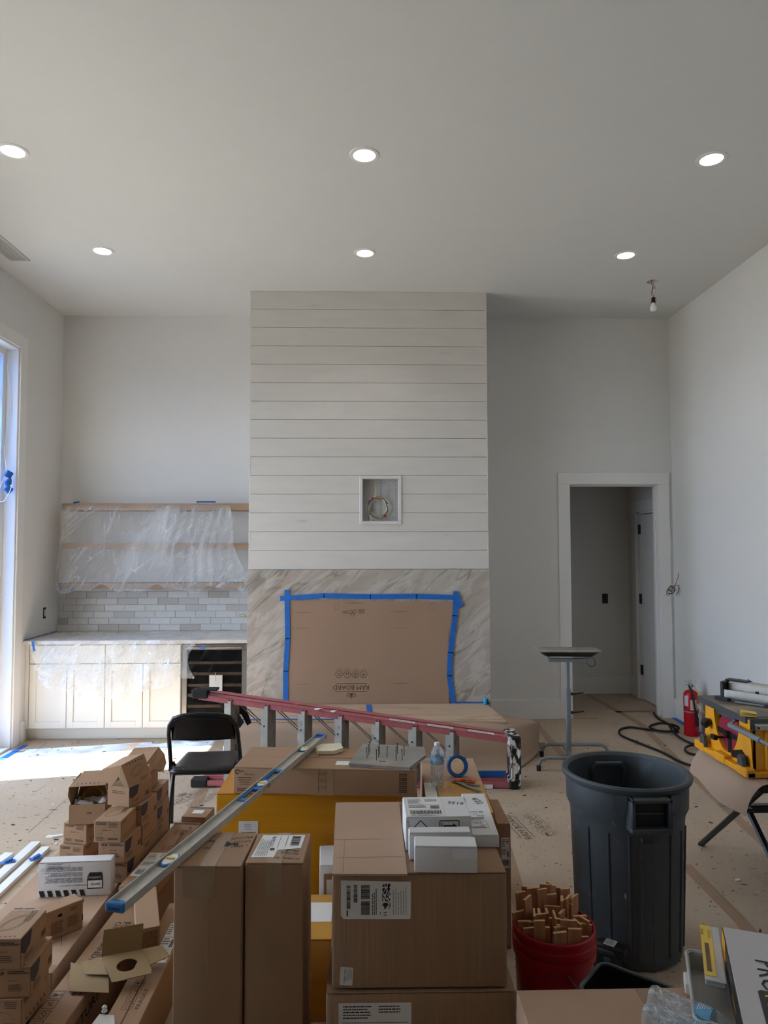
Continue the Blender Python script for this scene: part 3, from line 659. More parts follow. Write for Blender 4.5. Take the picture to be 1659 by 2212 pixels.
def shaker(x0, x1, z0, z1, name):
    e = .003; x0 += e; x1 -= e; z0 += e; z1 -= e; s_ = .058
    d = MB(CABP).box(x0, x1, CF + .010, CF + .02, z0, z1, b=.001)
    d.box(x0, x0 + s_, CF, CF + .010, z0, z1, b=.0012).box(x1 - s_, x1, CF, CF + .010, z0, z1, b=.0012).box(x0 + s_, x1 - s_, CF, CF + .010, z1 - s_, z1, b=.0012).box(x0 + s_, x1 - s_, CF, CF + .010, z0, z0 + s_, b=.0012)
    return d.build(name, t)
xs = [-3.08, -2.74, -2.395, -2.05, -1.706]
for k in range(4): shaker(xs[k], xs[k + 1], .11, .695, 'door')
for k in (0, 2):
    MB(CABP).box(xs[k] + .003, xs[k + 2] - .003, CF, CF + .02, .70, .862, b=.0015).build('drawer', t)
ct = MB(QUARTZ).box(XL + .001, CX0, 6.505, YB - .001, .88, .912, b=.003).build('countertop'); tag(ct, 'pale stone countertop over the cream cabinet and wine cooler', 'countertop')
t = thing('wine_cooler', 'stainless framed under-counter wine cooler with dark glass and wooden racks', 'wine cooler', (-1.40, 6.56, 0))
w_ = .295
MB(STEEL).box(-w_, w_, .04, .62, .09, .875).box(-w_, w_, .08, .62, 0, .09, BLACKP).build('case', t)
dr = MB(STEEL).box(-w_, w_, 0, .035, .815, .865, b=.003).box(-w_, w_, 0, .035, .10, .14, b=.003).box(-w_, -w_ + .045, 0, .035, .14, .815, b=.003).box(w_ - .045, w_, 0, .035, .14, .815, b=.003)
door_ = dr.build('door', t); MB(COOLIN).box(-w_ + .045, w_ - .045, .03, .034, .14, .815, b=0).build('dark_liner', door_)
MB(STEEL).tube([(-w_ + .04, -.035, .84), (w_ - .04, -.035, .84)], .009, n=10).tube([(-w_ + .07, -.035, .84), (-w_ + .07, .0, .84)], .006).tube([(w_ - .07, -.035, .84), (w_ - .07, 0, .84)], .006).build('handle', t, smooth=True)
for z in (.21, .30, .40, .49, .595, .695): MB(OAK).box(-w_ + .05, w_ - .05, .012, .028, z - .013, z + .013).build('rack_front', t)
MB(COOLGLASS).box(-w_ + .045, w_ - .045, .004, .008, .14, .815, b=0).build('glass', t)
MB(GREYP).box(-.045, .075, -.004, -.001, .43, .585).build('paper_tag', t); MB(WOODE).box(.010, .016, -.006, -.003, .53, .61).build('tag_string', t)
MB(BLACKP).box(-w_, w_, .06, .08, .012, .085).build('toe_grille', t)
# outlet boxes and loose wires
t = thing('outlet_box', 'uncovered electrical outlet opening on the left wall above the counter', 'outlet', (-3.120, 6.931, 1.125))
MB(DARK).box(0, .0012, -.03, .03, -.052, .052, b=.0).build('opening', t); MB(GREYP).box(.0012, .012, -.018, .018, -.035, .035, b=.003).build('receptacle', t)
t = thing('switch_box', 'open black switch box on the dim hallway wall', 'switch', (2.863, 8.430, 1.128)); MB(BLACKP).box(-.035, .035, -.003, 0, -.058, .058, b=.002).build('box_opening', t)
t = thing('loose_wires', 'white and yellow wire ends poking from the backsplash beside the chimney', 'wires', (-1.238, 7.200, 1.059))
for k in range(4): MB(WIREY if k % 2 else WIREW).tube([(0.03, .03, -.006 * k), (-.0, -.01, .008 * (k - 1)), (-.035 - .006 * k, -.02, .010 * (k - 1.5))], .003, n=5).build('wire', t)
t = thing('wire_tangle', 'tangle of brown wires hanging from the wall right of the doorway', 'wires', (3.082, 7.080, 1.312))
MB(WIREN).tube([(.085, .02, .17), (.075, .0, .14), (.055, -.01, .10), (.045, 0, .06), (.03, 0, .04)], .0028, n=5).build('wire', t)
rr = random.Random(11)
for k in range(7):
    a0 = rr.uniform(0, 360); rx, rz = rr.uniform(.02, .045), rr.uniform(.018, .038); cx, cz = rr.uniform(-.03, .02), rr.uniform(-.035, .03)
    MB(WIREN).tube([(cx + rx * math.cos(R(a0 + a)), .018 * math.sin(R(a * 1.7 + k * 40)), cz + rz * math.sin(R(a0 + a * 1.1))) for a in range(0, 330, 22)], .0026, n=5).build('wire', t)
MB(WIREN).tube([(.03, 0, .03), (.055, .01, .05), (.085, .02, .05), (.09, .02, .02), (.07, 0, -.02), (.045, 0, -.045)], .0026, n=5).build('wire', t)
# cable hanging in the tall window
t = thing('window_cable', 'thin white cable tied with blue tape hanging at the tall window jamb', 'cable', (0, 0, 0))
MB(WIREW).tube([(-3.20, 6.27, 3.5), (-3.17, 6.28, 3.0), (-3.20, 6.26, 2.6), (-3.15, 6.22, 2.42)], .003, n=5).build('cable', t)
MB(WIREW).tube([(-3.15 + .05 * math.sin(R(a)) * 1.0, 6.20 + .06 * math.cos(R(a)), 2.28 + .13 * math.cos(R(a * .98))) for a in range(0, 350, 20)], .003, n=5).build('cable', t)
for (z, ry) in ((2.40, 20), (2.33, -30), (2.27, 35)): MB(BLUET).box(-.035, .035, -.012, .012, -.03, .03, b=.006, M=T(-3.14, 6.23, z, 15, ry, 70)).build('tape_wrap', t, label='blue tape wrap')
# plastic sheets
def drape(name, lab, fn, nu, nv, extra=None):
    m_ = MB(FILM).grid(nu, nv, fn); o = m_.build(name, None, smooth=180); tag(o, lab, 'plastic sheet', 'clear plastic dust sheets'); return o
def f1(u, v):
    x0 = -3.0 + .02 * math.sin(v * 6) - .02 * v * v; x1 = -1.36 + .24 * v ** 1.6 + .02 * math.sin(v * 9)
    x = x0 + (x1 - x0) * u; z = 2.205 - (.86 + .03 * math.sin(u * 21) + .02 * math.sin(u * 47)) * v
    fold = .007 * math.sin(u * 30 + v * 5 * (u - .2)) * (.3 + v) * (.15 + u * u) + .008 * mn.noise(Vector((u * 6 + v * 3, v * 2, 1)))+ .012 * abs(math.sin(u * 60 + v * 11)) * (u > .6)
    y = 6.972 - .02 * v - fold
    if v < .03: y = 7.04; z = 2.196
    return (x, min(y, 6.982) if z < 2.19 else y, z)
drape('dust_sheet', 'clear plastic dust sheet hanging in folds over the oak shelves', f1, 110, 40)
def f2(u, v):
    # from the back of the counter over the front edge and down
    x0 = -3.06; x1 = -1.56 + .05 * math.sin(v * 7)
    x = x0 + (x1 - x0) * u
    if v < .35:
        k = v / .35; y = 7.1 - .62 * k; z = .9165 + .006 * abs(mn.noise(Vector((x * 8, y * 8, 3))))
        return (x, y, z)
    k = (v - .35) / .65; w2 = mn.noise(Vector((x * 6, k * 4, 5)))
    sag = .36 + .17 * math.sin(PI * min(1, u * 1.15)) + .02 * math.sin(u * 25)
    if u > .87: sag = .34
    x = x + (.12 * k) * (1 - u) ** 2 - .02 * k * (u > .9)
    return (x, 6.485 - .030 * k - .028 * abs(w2) - .012 * math.sin(u * 40 + k * 6) * k, .915 - sag * k)
drape('dust_sheet', 'clear plastic dust sheet over the counter drooping in front of the cream cabinet doors', f2, 90, 46)
TG = 'small blue tape pieces holding the dust sheets'
for (p, rx, ry, sx, lab) in (((-2.862, 7.000, 2.202), 60, -10, .03, 'small blue tape tab on the top shelf near the left corner'), ((-1.591, 7.000, 2.206), 60, 0, .095, 'blue tape piece on the top shelf towards the chimney'),
    ((-2.991, 6.960, 1.377), 20, 80, .035, 'blue tape tab on the left end of the bottom shelf'), ((-2.888, 6.970, 1.349), 20, 20, .02, 'tiny blue tape tab under the bottom shelf'),
    ((-1.389, 6.980, 0.946), 85, 0, .05, 'blue tape piece at the back right of the countertop'), ((-3.005, 6.470, 0.870), 10, 80, .045, 'blue tape piece hooked over the left front corner of the countertop'), ((-1.482, 6.450, 0.852), 30, -10, .03, 'small blue tape piece on the wine cooler handle')):
    tag(MB(BLUET).box(-sx, sx, -.0015, .0015, -.012, .012, b=.001, M=T(p[0], p[1], p[2], rx, ry, 0)).build('masking_tape'), lab, 'tape', TG)
strip3('masking_tape', [(-3.112, 6.52, .917), (-3.112, 7.2, .917)], .012, (1, 0, 0), 'thin blue tape line along the counter where it meets the left wall')

# ------------------------------------------------------------ stepladder lying on its side
t = thing('stepladder', 'red fibreglass stepladder folded and lying on its side in front of the hearth', 'ladder', (-1.27, 5.36, 0), rz=-2.6)
LL = 2.36
def zr(x): return .695 - (.695 - .375) * x / LL      # height of the upper rail's top at x
for sec, (y0, nm) in enumerate(((-.075, 'front'), (.035, 'rear'))):
    for up in (1, 0):
        x0, x1 = (.03, LL - .02)
        za, zb = (zr(x0), zr(x1)) if up else (.030, .030)
        p, q = Vector((x0, y0 + .04, za - .015 if up else .017)), Vector((x1, y0 + .04, zb - .015 if up else .017))
        m_ = MB(REDF); m_.bar(p, q, .078, .006, REDF, up=(0, 0, 1), bev=.001)
        off = Vector((0, 0, -.018 if up else .012))
        m_.bar(p + off + Vector((0, -.036, 0)), q + off + Vector((0, -.036, 0)), .006, .042, REDF, up=(0, 0, 1), bev=.001)
        m_.bar(p + off + Vector((0, .036, 0)), q + off + Vector((0, .036, 0)), .006, .042, REDF, up=(0, 0, 1), bev=.001)
        rl = m_.build('rail', t, label='pinkish red rail')
        if sec == 0 and up:
            pr_ = MB(PAINTW)
            for (x, l) in ((.86, .10), (1.0, .06)): pr_.add([(x + l * (.5 + .5 * math.cos(a * .7)) * (1 if a % 2 else .7), y0 + .04 + .034 * math.sin(a * .7), zr(x + l * .5) - .0085) for a in range(9)], [list(range(9))])
            pr_.build('paint_blob', rl, label='dried white paint blobs')
            dc = MB(PAPER)
            for (x, l) in ((1.44, .19), (1.72, .19), (2.02, .19)):
                MM = frame((x, y0 + .012, zr(x) - .0115 + .0012), (1, 0, -(.32) / LL), (0, 1, 0)); dc.rect(MM, 0, 0, l, .05, PAPER); dc.text(MM, .012, .012, 'WARNING' if x < 1.5 else ('CAUTION' if x < 1.8 else 'DANGER'), .034, INK)
            dc.build('warning_decal', rl)
for k in range(7):
    x = .27 + .272 * k; top = zr(x) - .03
    s_ = MB(ALUD); M0 = T(x, -.035, 0, 0, 0, -32)
    s_.box(-.034, .034, -.045, -.041, .03, top, b=.001, M=M0).box(.030, .034, -.041, .045, .03, top, b=.001, M=M0).box(-.034, -.030, -.041, .01, .03, top, b=.001, M=M0)
    st = s_.build('step', t)
    rv = MB(RUBBER)
    for z in (top * .75,): rv.lathe([(.007, 0), (.007, .003)], 10, M=M0 @ frame((0, -.0455, z), (1, 0, 0), (0, 0, 1)))
    rv.build('rivet', st)
    MB(ALUD).box(x - .02, x + .02, .07, .10, .03, top, b=.002).build('rear_bar', t)
    if k in (0, 1, 2, 3, 4, 5):
        for dy in (-.055, .0): MB(ALUD).bar((x + .135 - .10, -.03 + dy + .03, top * .99 + .0), (x + .225, -.03 + dy + .03, top - .16 - .02), .018, .004, ALUD).build('brace', t)
    rv = MB(RUBBER)
    for dx in (-.012, .014): rv.lathe([(.006, 0), (.006, .0025)], 8, M=frame((x + dx, -.0735 - .0005, zr(x) - .028), (1, 0, 0), (0, 0, 1)))
    rv.build('rail_rivets', t, kind='stuff')
# foot shoes on the left, head cap on the right
for z0, z1 in ((.645, .712), (.0, .062)):
    f_ = MB(RUBBER).box(-.02, .10, -.085, -.0, z0, z1, b=.008).box(.02, .17, -.080, -.01, z1 - .012 if z0 > .1 else z0 + .0, z1 + .006 if z0 > .1 else z0 + .012, b=.004); f_.build('foot_shoe', t, label='black rubber foot')
MB(BLACKP).prism([(.17, .60), (.24, .64), (.36, .46), (.33, .42)], .012, frame((0, -.02, 0), (1, 0, 0), (0, 0, 1))).build('knee_brace', t)
MB(BLACKP).prism([(.26, .62), (.34, .60), (.40, .44), (.37, .42)], .012, frame((0, .05, 0), (1, 0, 0), (0, 0, 1))).build('knee_brace', t)
cp = MB(SPLAT).box(LL - .06, LL + .035, -.10, .13, .31, .385, b=.012).box(LL - .05, LL + .03, -.095, .12, .0, .075, b=.012).box(LL - .03, LL + .02, -.085, .11, .07, .32, b=.008).box(LL + .015, LL + .035, -.095, .12, .02, .37, b=.006).box(LL - .035, LL - .025, -.09, .115, .05, .33, b=.004)
cp.build('head_cap', t, label='black head cap covered in dried white paint')
dc = MB(PAPER); MM = frame((LL - .33, -.081, .004), (1, 0, 0), (0, 0, 1)); dc.rect(MM, 0, 0, .16, .03, PAPER, .001); dc.line(MM, [(.03, 0), (.03, .03)], .002, INK, .0016); dc.line(MM, [(.11, 0), (.11, .03)], .002, INK, .0016); dc.build('label_strip', t)
# ------------------------------------------------------------ black folding chair, seen from behind
t = thing('folding_chair', 'black metal folding chair with paint specks facing the fireplace', 'chair', (-.985, 4.30, 0), rz=3)
fl = MB(BLACKM)
pts = [(-.25, .34, .0), (-.215, .20, .30), (-.212, .125, .45), (-.205, .03, .64), (-.195, .0, .70), (-.165, -.018, .745), (-.11, -.025, .762), (0, -.028, .768), (.11, -.025, .762), (.165, -.018, .745), (.195, .0, .70), (.205, .03, .64), (.212, .125, .45), (.215, .20, .30), (.25, .34, .0)]
fl.tube(pts, .0125, BLACKM, 10); fl.build('back_frame', t, smooth=True)
for s_ in (-1, 1): MB(BLACKM).tube([(s_ * .19, .14, .43), (s_ * .187, .0, .22), (s_ * .18, -.13, .0)], .0115, n=10).build('rear_leg', t, smooth=True)
MB(BLACKM).grid(13, 7, lambda u, v: (-.19 + .38 * u, .012 - .022 * math.sin(PI * u) + .03 * (1 - v), .60 + (.125 + .027 * math.sin(PI * u)) * v)).build('backrest', t, smooth=True).modifiers.new('s', 'SOLIDIFY').thickness = .008
def seat(u, v):
    a = -1 + 2 * u; b_ = -1 + 2 * v; k = 1 - .06 * b_
    x = a * .185 * k * (1 - .06 * abs(b_) ** 6); y = .18 + b_ * .20 * (1 - .08 * abs(a) ** 6)
    edge = max(abs(a), abs(b_)) ** 10
    return (x, y, .452 - .014 * (1 - a * a) * (1 - b_ * b_) - .030 * edge)
sm = MB(BLACKM).grid(25, 25, seat); so_ = sm.build('seat', t, smooth=True); so_.modifiers.new('s', 'SOLIDIFY').thickness = .004
MB(BLACKM).box(-.178, .178, -.012, .372, .405, .424, b=.01).build('seat_pan', t)
for s_ in (-1, 1): MB(BLACKM).lathe([(.011, -.012), (.013, -.006), (.013, .006), (.011, .012)], 12, M=frame((s_ * .20, .135, .435), (0, 1, 0), (0, 0, 1))).bar((s_ * .214, .10, .40), (s_ * .214, .115, .49), .006, .025, BLACKM).build('hinge_bracket', t)
# white board scrap seen behind the chair leg
tag(MB(TRIM).box(-.03, .03, -.25, .25, 0, .018, M=T(-1.19, 4.33, 0, 0, 0, -10)).build('trim_board'), 'short white board lying on the floor behind the folding chair leg', 'board')
# paint can behind the ladder: pale bucket with blue tape
t = thing('pale_bucket', 'small white bucket with blue tape behind the ladder foot', 'bucket', (-1.11, 5.82, 0)); MB(TISSUE).lathe([(.05, 0), (.055, .15), (.057, .155), (.052, .155), (.048, .01)], 20, cap1=True).build('body', t, smooth=True); MB(BLUET).lathe([(.0528, .05), (.0548, .10)], 20, cap0=False, cap1=False).build('tape_band', t)
# ------------------------------------------------------------ work stand with tray
t = thing('work_stand', 'grey height-adjustable stand with a dusty tray top, beside the doorway', 'stand', (1.645, 5.78, 0), rz=-4)
MB(GALV).box(-.018, .018, -.018, .018, .03, .60, b=.003).build('outer_post', t)
MB(GALV).box(-.013, .013, -.013, .013, .55, .845, b=.002).build('inner_post', t)
for (y, x0, x1) in ((.17, -.19, .36), (-.21, -.28, .26)):
    q = [(x0, y, .018), (x0 + .003, y, .05), (x0 + .02, y, .085), (x0 + .06, y, .10), (x1 - .06, y, .10), (x1 - .02, y, .085), (x1 - .003, y, .05), (x1, y, .018)]
    MB(GALV).tube(q, .014, n=10).build('foot_bar', t, smooth=True)
    for x in (x0, x1): MB(RUBBER).lathe([(.018, 0), (.018, .04), (.015, .045)], 12, M=T(x, y, 0)).build('foot_cap', t)
MB(GALV).box(-.015, .015, -.21, .17, .07, .10, b=.003).build('base_rail', t)
for (z, l) in ((.555, .09), (.405, .09)): MB(BLACKP).tube([(.018, 0, z), (.035, 0, z)], .012, n=8).tube([(.03, 0, z), (.06, -.01, z + .004), (.03 + l, -.02, z + .014)], [.008, .006, .004], n=8).build('clamp_handle', t)
MB(GALV).box(-.155, .155, -.02, .02, .815, .845, b=.002).build('top_bar', t)
for x in (-.155, .155): MB(GALV).box(x - .008, x + .008, -.015, .015, .83, .875, b=.001).build('bracket', t)
tr = MB(BLACKP); n = 28
def rrect(hx, hy, r, z, n=6):
    o = []
    for (cx, cy, a0) in ((hx - r, hy - r, 0), (-hx + r, hy - r, 90), (-hx + r, -hy + r, 180), (hx - r, -hy + r, 270)):
        for i in range(n + 1): a = R(a0 + 90 * i / n); o.append((cx + r * math.cos(a), cy + r * math.sin(a), z))
    return o
def loft(mb, rings, m=None, cap0=True, cap1=True):
    n = len(rings[0]); vs = [p for r_ in rings for p in r_]; fs = [[i * n + j, i * n + (j + 1) % n, (i + 1) * n + (j + 1) % n, (i + 1) * n + j] for i in range(len(rings) - 1) for j in range(n)]
    if cap0: fs.append(list(range(n))[::-1])
    if cap1: fs.append([(len(rings) - 1) * n + j for j in range(n)])
    mb.add(vs, fs, None, m)
loft(tr, [rrect(.19, .075, .03, .868), rrect(.235, .105, .04, .900), rrect(.252, .12, .045, .910)], BLACKP); tr.build('tray', t, smooth=True)
tt = MB(TILEG); loft(tt, [rrect(.254, .122, .045, .9105), rrect(.254, .122, .045, .917), rrect(.245, .113, .04, .920)], TILEG); tt.build('tray_rim', t, smooth=True)
MB(BLACKP).tube([(.16, -.02, .85), (.20, -.03, .855), (.215, -.03, .82), (.21, -.03, .79), (.18, -.02, .78), (.15, -.02, .81)], .0025, n=5).build('cable', t)
# ------------------------------------------------------------ trash can
t = thing('trash_can', 'large dark grey plastic trash can with moulded handle, standing on the floor', 'trash can', (1.163, 3.19, 0), rz=0)
H = .765
prof = [(0, .012), (.19, .012), (.205, 0), (.222, .012), (.226, .04), (.243, .57), (.246, .60), (.260, .63), (.262, .70), (.262, H - .035), (.270, H - .032), (.278, H - .02), (.280, H - .008), (.274, H), (.262, H), (.252, H - .012), (.248, H - .05), (.222, .05), (.0, .03)]
bd_ = MB(CANG).lathe(prof, 72, CANG, cap0=False, cap1=False).build('body', t, smooth=30)
rb_ = MB(CANG)
for a in (-150, -128, -108, -96, -84, -64, -45, -30):
    p0 = (.2275 * math.cos(R(a)), .2275 * math.sin(R(a)), .05); p1 = (.2445 * math.cos(R(a)), .2445 * math.sin(R(a)), .56)
    rb_.tube([p0, p1], .0045, n=6)
    MB(CANG)
rb_.build('ribs', t, kind='stuff')
MB(CANG).grid(14, 10, lambda u, v: ((.2485 + .003 * math.sin(PI * u)) * math.cos(R(-99 + 24 * u)) - (.02 * (1 - v)) * math.cos(R(-87)), (.2485) * math.sin(R(-99 + 24 * u)) + .02 * (1 - v), .05 + .49 * v)).build('front_panel', t, smooth=True)
hd = MB(CANG); hx = .0
for (x0, x1, z0, z1) in ((-.088, -.068, H - .155, H - .03), (.068, .088, H - .155, H - .03), (-.088, .088, H - .175, H - .150), (-.088, .088, H - .05, H - .03)):
    hd.box(x0, x1, -.300, -.235, z0, z1, CANG, b=.006)
hd.build('handle', t, smooth=40); MB(BLACKP).box(-.068, .068, -.262, -.25, H - .150, H - .05, b=.002).box(-.068, .068, -.268, -.25, H - .105, H - .095, CANG, b=.002).build('handle_recess', t)
for s_ in (-1, 1):
    dp = [(-.028, 0), (.028, 0), (.026, -.04), (.016, -.075), (0, -.085), (-.014, -.07), (-.024, -.04)]
    MB(CANG).prism([(p[0], p[1]) for p in dp][::-1], .006, frame((s_ * .115, -.250, H - .03), (1, .42 * s_, 0), (0, 0, 1))).build('handle_web', t)
hb = MB(CANG); hb.tube([(-.075, .228, H - .14), (-.078, .222, H - .07), (-.06, .222, H - .045), (.06, .222, H - .045), (.078, .222, H - .07), (.075, .228, H - .14)], .011, n=8); hb.build('rear_handle', t, smooth=True)
# ------------------------------------------------------------ red bucket of shims
BKX, BKY = .692, 2.665
t = thing('red_bucket', 'red plastic bucket packed with wooden shims beside the trash can', 'bucket', (BKX, BKY, 0))
H = .37
MB(REDB).lathe([(0, .008), (.126, .008), (.13, 0), (.134, .01), (.1415, .25), (.1415, .275), (.151, .275), (.152, .30), (.147, .302), (.147, .312), (.153, .315), (.153, .333), (.147, .336), (.148, .352), (.1515, .356), (.1515, .366), (.148, H), (.144, H), (.141, .355), (.128, .02), (0, .015)], 56, cap0=False, cap1=False).build('body', t, smooth=30)
lb = MB(INK)
for a0, a1, z0, z1 in ((-100, -80, .13, .175), (-92, -84, .11, .125)):
    n = 8; rr_ = lambda z: .1345 + .007 * z / .25 + .0012
    vs = [(rr_(z) * math.cos(R(a0 + (a1 - a0) * i / n)), rr_(z) * math.sin(R(a0 + (a1 - a0) * i / n)), z) for z in (z0, z1) for i in range(n + 1)]
    lb.add(vs, [[i, i + 1, n + 2 + i, n + 1 + i] for i in range(n)])
lb.build('printed_patch', t, kind='stuff')
MB(GALV).tube([(.01, -.145, .265), (.03, -.152, .24), (.07, -.150, .18), (.11, -.12, .14), (.15, -.04, .12), (.158, 0, .16), (.156, .01, .26)], .002, n=6).build('bail_handle', t)
rr = random.Random(21); SG = 'wooden shims in the red bucket'; shm = []
for k in range(4):
    w_ = (.048, .058, .040, .050)[k]; L = .405; th_ = (.010, .008, .009, .011)[k]
    vs = [(-w_ / 2, -.001, 0), (w_ / 2, -.001, 0), (w_ / 2, .001, 0), (-w_ / 2, .001, 0), (-w_ / 2, -th_ / 2, L), (w_ / 2, -th_ / 2, L), (w_ / 2, th_ / 2, L), (-w_ / 2, th_ / 2, L)]
    m_ = MB(WOODS); m_.add(vs, [[3, 2, 1, 0], [0, 1, 5, 4], [1, 2, 6, 5], [2, 3, 7, 6], [3, 0, 4, 7]]); m_.add(vs, [[4, 5, 6, 7]], None, WOODE); shm.append(m_)
protos = []
spots = []
for (ring, cnt) in ((.118, 15), (.090, 12), (.060, 9), (.025, 4)):
    for i in range(cnt): spots.append((ring, 360 * i / cnt + rr.uniform(-9, 9)))
for i, (ra, a) in enumerate(spots):
    k = i % 4
    if i < 4: o = shm[k].build('shim'); protos.append(o)
    else: o = protos[k].copy(); COL.objects.link(o)
    x, y = ra * math.cos(R(a)), ra * math.sin(R(a))
    tag(o, 'wooden shim standing upright in the red bucket', 'shim', SG)
    o.location = (BKX + x * .84, BKY + y * .84, .018)
    o.rotation_euler = (R(-y / .115 * 3.4 + rr.uniform(-1, 1)), R(x / .115 * 3.4 + rr.uniform(-1, 1)), R(rr.choice((0, 0, 10, -12, 80, 55, -60)) + rr.uniform(-8, 8)))
    hgt = 1.0 + rr.uniform(-.07, .03) + (.07 if y > .03 else -.03) + (-.03 if x > .04 else .02)
    o.scale = (1, 1, hgt)
# ------------------------------------------------------------ black tools by the bucket
t = thing('cordless_tool', 'black and teal battery tool lying behind the red bucket', 'power tool', (0.975, 2.973, 0.070), rz=-38)
t.location.z = 0
MB(BLACKP).box(-.05, .07, -.045, .045, .004, .12, b=.018, seg=3).box(-.02, .10, -.03, .03, .09, .135, b=.012, seg=2).build('housing', t, smooth=True)
MB(TEAL).box(-.052, -.02, -.047, .047, .03, .11, b=.01, seg=2).box(.02, .05, -.047, -.04, .02, .10, b=.004).build('shell', t, smooth=True)
q = MB(PAPER); MM = frame((.0, -.0, .1355), (1, 0, 0), (0, 1, 0)); q.rect(MM, .01, -.025, .055, .025, GREYP); q.lines_of_text(MM, .015, .016, .035, 6, .006, INK); q.build('rating_label', t)
t = thing('black_tote', 'black open plastic tote with a worn grey rim behind the brown carton', 'tote', (.858, 2.305, 0), rz=-40)
hx, hy, hz = .15, .10, .335
tb = MB(BLACKP); loft(tb, [rrect(hx - .04, hy - .04, .03, .0), rrect(hx, hy, .035, hz), rrect(hx - .006, hy - .006, .033, hz), rrect(hx - .045, hy - .045, .03, .006)], BLACKP); tb.build('body', t, smooth=40)
MB(CANG).tube([Vector(p) for p in rrect(hx, hy, .035, hz)], .007, CANG, 8, closed=True).build('rim', t, smooth=True)
# ------------------------------------------------------------ fire extinguisher
t = thing('fire_extinguisher', 'red fire extinguisher with black hose standing by the right wall', 'fire extinguisher', (3.025, 6.575, 0.000))
MB(REDX).lathe([(0, .004), (.060, .004), (.064, 0), (.066, .006), (.066, .36), (.062, .385), (.048, .405), (.028, .414), (.02, .418)], 40, cap0=False).build('cylinder', t, smooth=40)
MB(GALV).lathe([(.067, .215), (.0685, .217), (.0685, .226), (.067, .228)], 36, cap0=False, cap1=False).build('band', t)
MB(CHROME).lathe([(.018, .415), (.018, .44), (.013, .445), (.013, .47)], 16).box(-.022, .022, -.015, .015, .44, .47, b=.004).build('valve', t, smooth=True)
MB(CHROME).bar((-.01, 0, .475), (-.065, -.03, .47), .014, .003).bar((-.01, 0, .49), (-.07, -.03, .50), .014, .003).box(-.012, .012, -.012, .012, .47, .515, b=.002, m=GREYP).build('lever', t)
MB(CHROME).tube([(.03 + .02 * math.cos(R(a)), -.01, .49 + .018 * math.sin(R(a))) for a in range(0, 360, 24)], .0015, n=5, closed=True).build('pin_ring', t)
MB(CHROME).lathe([(.014, 0), (.014, .012)], 16, M=frame((.02, -.02, .455), (1, 0, 0), (0, 0, 1))).build('gauge', t)
MB(RUBBER).tube([(-.02, -.02, .455), (-.025, -.055, .44), (-.016, -.075, .38), (-.006, -.078, .30), (.004, -.078, .24), (.010, -.078, .21)], .009, n=10).tube([(.012, -.078, .23), (.018, -.076, .16), (.022, -.074, .10)], [.012, .013, .011], RUBBER, 10).build('hose', t, smooth=True)
MB(YELT).tube([(.0, -.0, .42), (.04, -.02, .425), (.062, -.03, .40), (.07, -.03, .34), (.070, -.03, .29)], .004, n=6).grid(2, 8, lambda u, v: (.052 + .028 * u + .004 * math.sin(v * 3), -.045 + .02 * u, .40 - .12 * v)).build('inspection_tag', t, label='yellow inspection tag')
q = MB(PAPER)
def cylrect(mb, r, a0, a1, z0, z1, m, n=8):
    vs = [(r * math.cos(R(a0 + (a1 - a0) * i / n)), r * math.sin(R(a0 + (a1 - a0) * i / n)), z) for z in (z0, z1) for i in range(n + 1)]
    mb.add(vs, [[i, i + 1, n + 2 + i, n + 1 + i] for i in range(n)], None, m)
cylrect(q, .0668, -118, -75, .245, .335, PAPER); cylrect(q, .0668, -170, -135, .275, .37, GREYP); cylrect(q, .0668, -72, -62, .245, .335, YELT); cylrect(q, .0668, -60, -40, .25, .30, PAPER); cylrect(q, .0668, -60, -45, .17, .21, PAPER)
for k in range(9): cylrect(q, .0672, -114, -79 - (k % 3) * 6, .325 - k * .009, .329 - k * .009, INKF, 5)
for k in range(5): cylrect(q, .0672, -71, -64, .325 - k * .017, .330 - k * .017, INKF, 2)
q.build('instruction_labels', t, kind='stuff')
# ------------------------------------------------------------ black cable loops on the floor
def smooth_pts(pts, k=6):
    pts = [Vector(p) for p in pts]; o = []
    for i in range(len(pts) - 1):
        p0, p1, p2, p3 = pts[max(0, i - 1)], pts[i], pts[i + 1], pts[min(len(pts) - 1, i + 2)]
        for j in range(k):
            u = j / k; o.append(.5 * ((2 * p1) + (-p0 + p2) * u + (2 * p0 - 5 * p1 + 4 * p2 - p3) * u * u + (-p0 + 3 * p1 - 3 * p2 + p3) * u ** 3))
    o.append(pts[-1]); return o
pc = [(3.006, 7.396, 0.012), (2.956, 7.161, 0.012), (2.963, 6.894, 0.014), (2.930, 6.655, 0.014), (2.864, 6.596, 0.030), (2.755, 6.647, 0.022), (2.733, 6.831, 0.014), (2.893, 6.976, 0.012), (2.998, 6.901, 0.012), (2.991, 6.771, 0.014), (2.841, 6.643, 0.018), (2.681, 6.738, 0.012), (2.546, 6.828, 0.012), (2.417, 6.746, 0.012), (2.351, 6.552, 0.012), (2.408, 6.319, 0.012), (2.505, 6.006, 0.012), (2.543, 5.736, 0.012), (2.621, 5.590, 0.012)]
tag(MB(RUBBER).tube(smooth_pts(pc), .010, n=8).build('extension_cord', None, smooth=True), 'thick black cord looping on the floor in front of the doorway', 'cord')
pc = [(2.920, 6.824, 0.032), (2.839, 6.508, 0.032), (2.853, 6.350, 0.016), (2.886, 6.223, 0.014), (2.971, 6.079, 0.014), (3.076, 6.111, 0.012), (2.977, 6.156, 0.012), (2.820, 6.125, 0.034), (2.747, 6.100, 0.014), (2.720, 5.972, 0.012), (2.808, 5.891, 0.012)]
tag(MB(RUBBER).tube(smooth_pts(pc), .010, n=8).build('extension_cord', None, smooth=True), 'thick black cord coiled by the fire extinguisher and running under the table saw', 'cord')
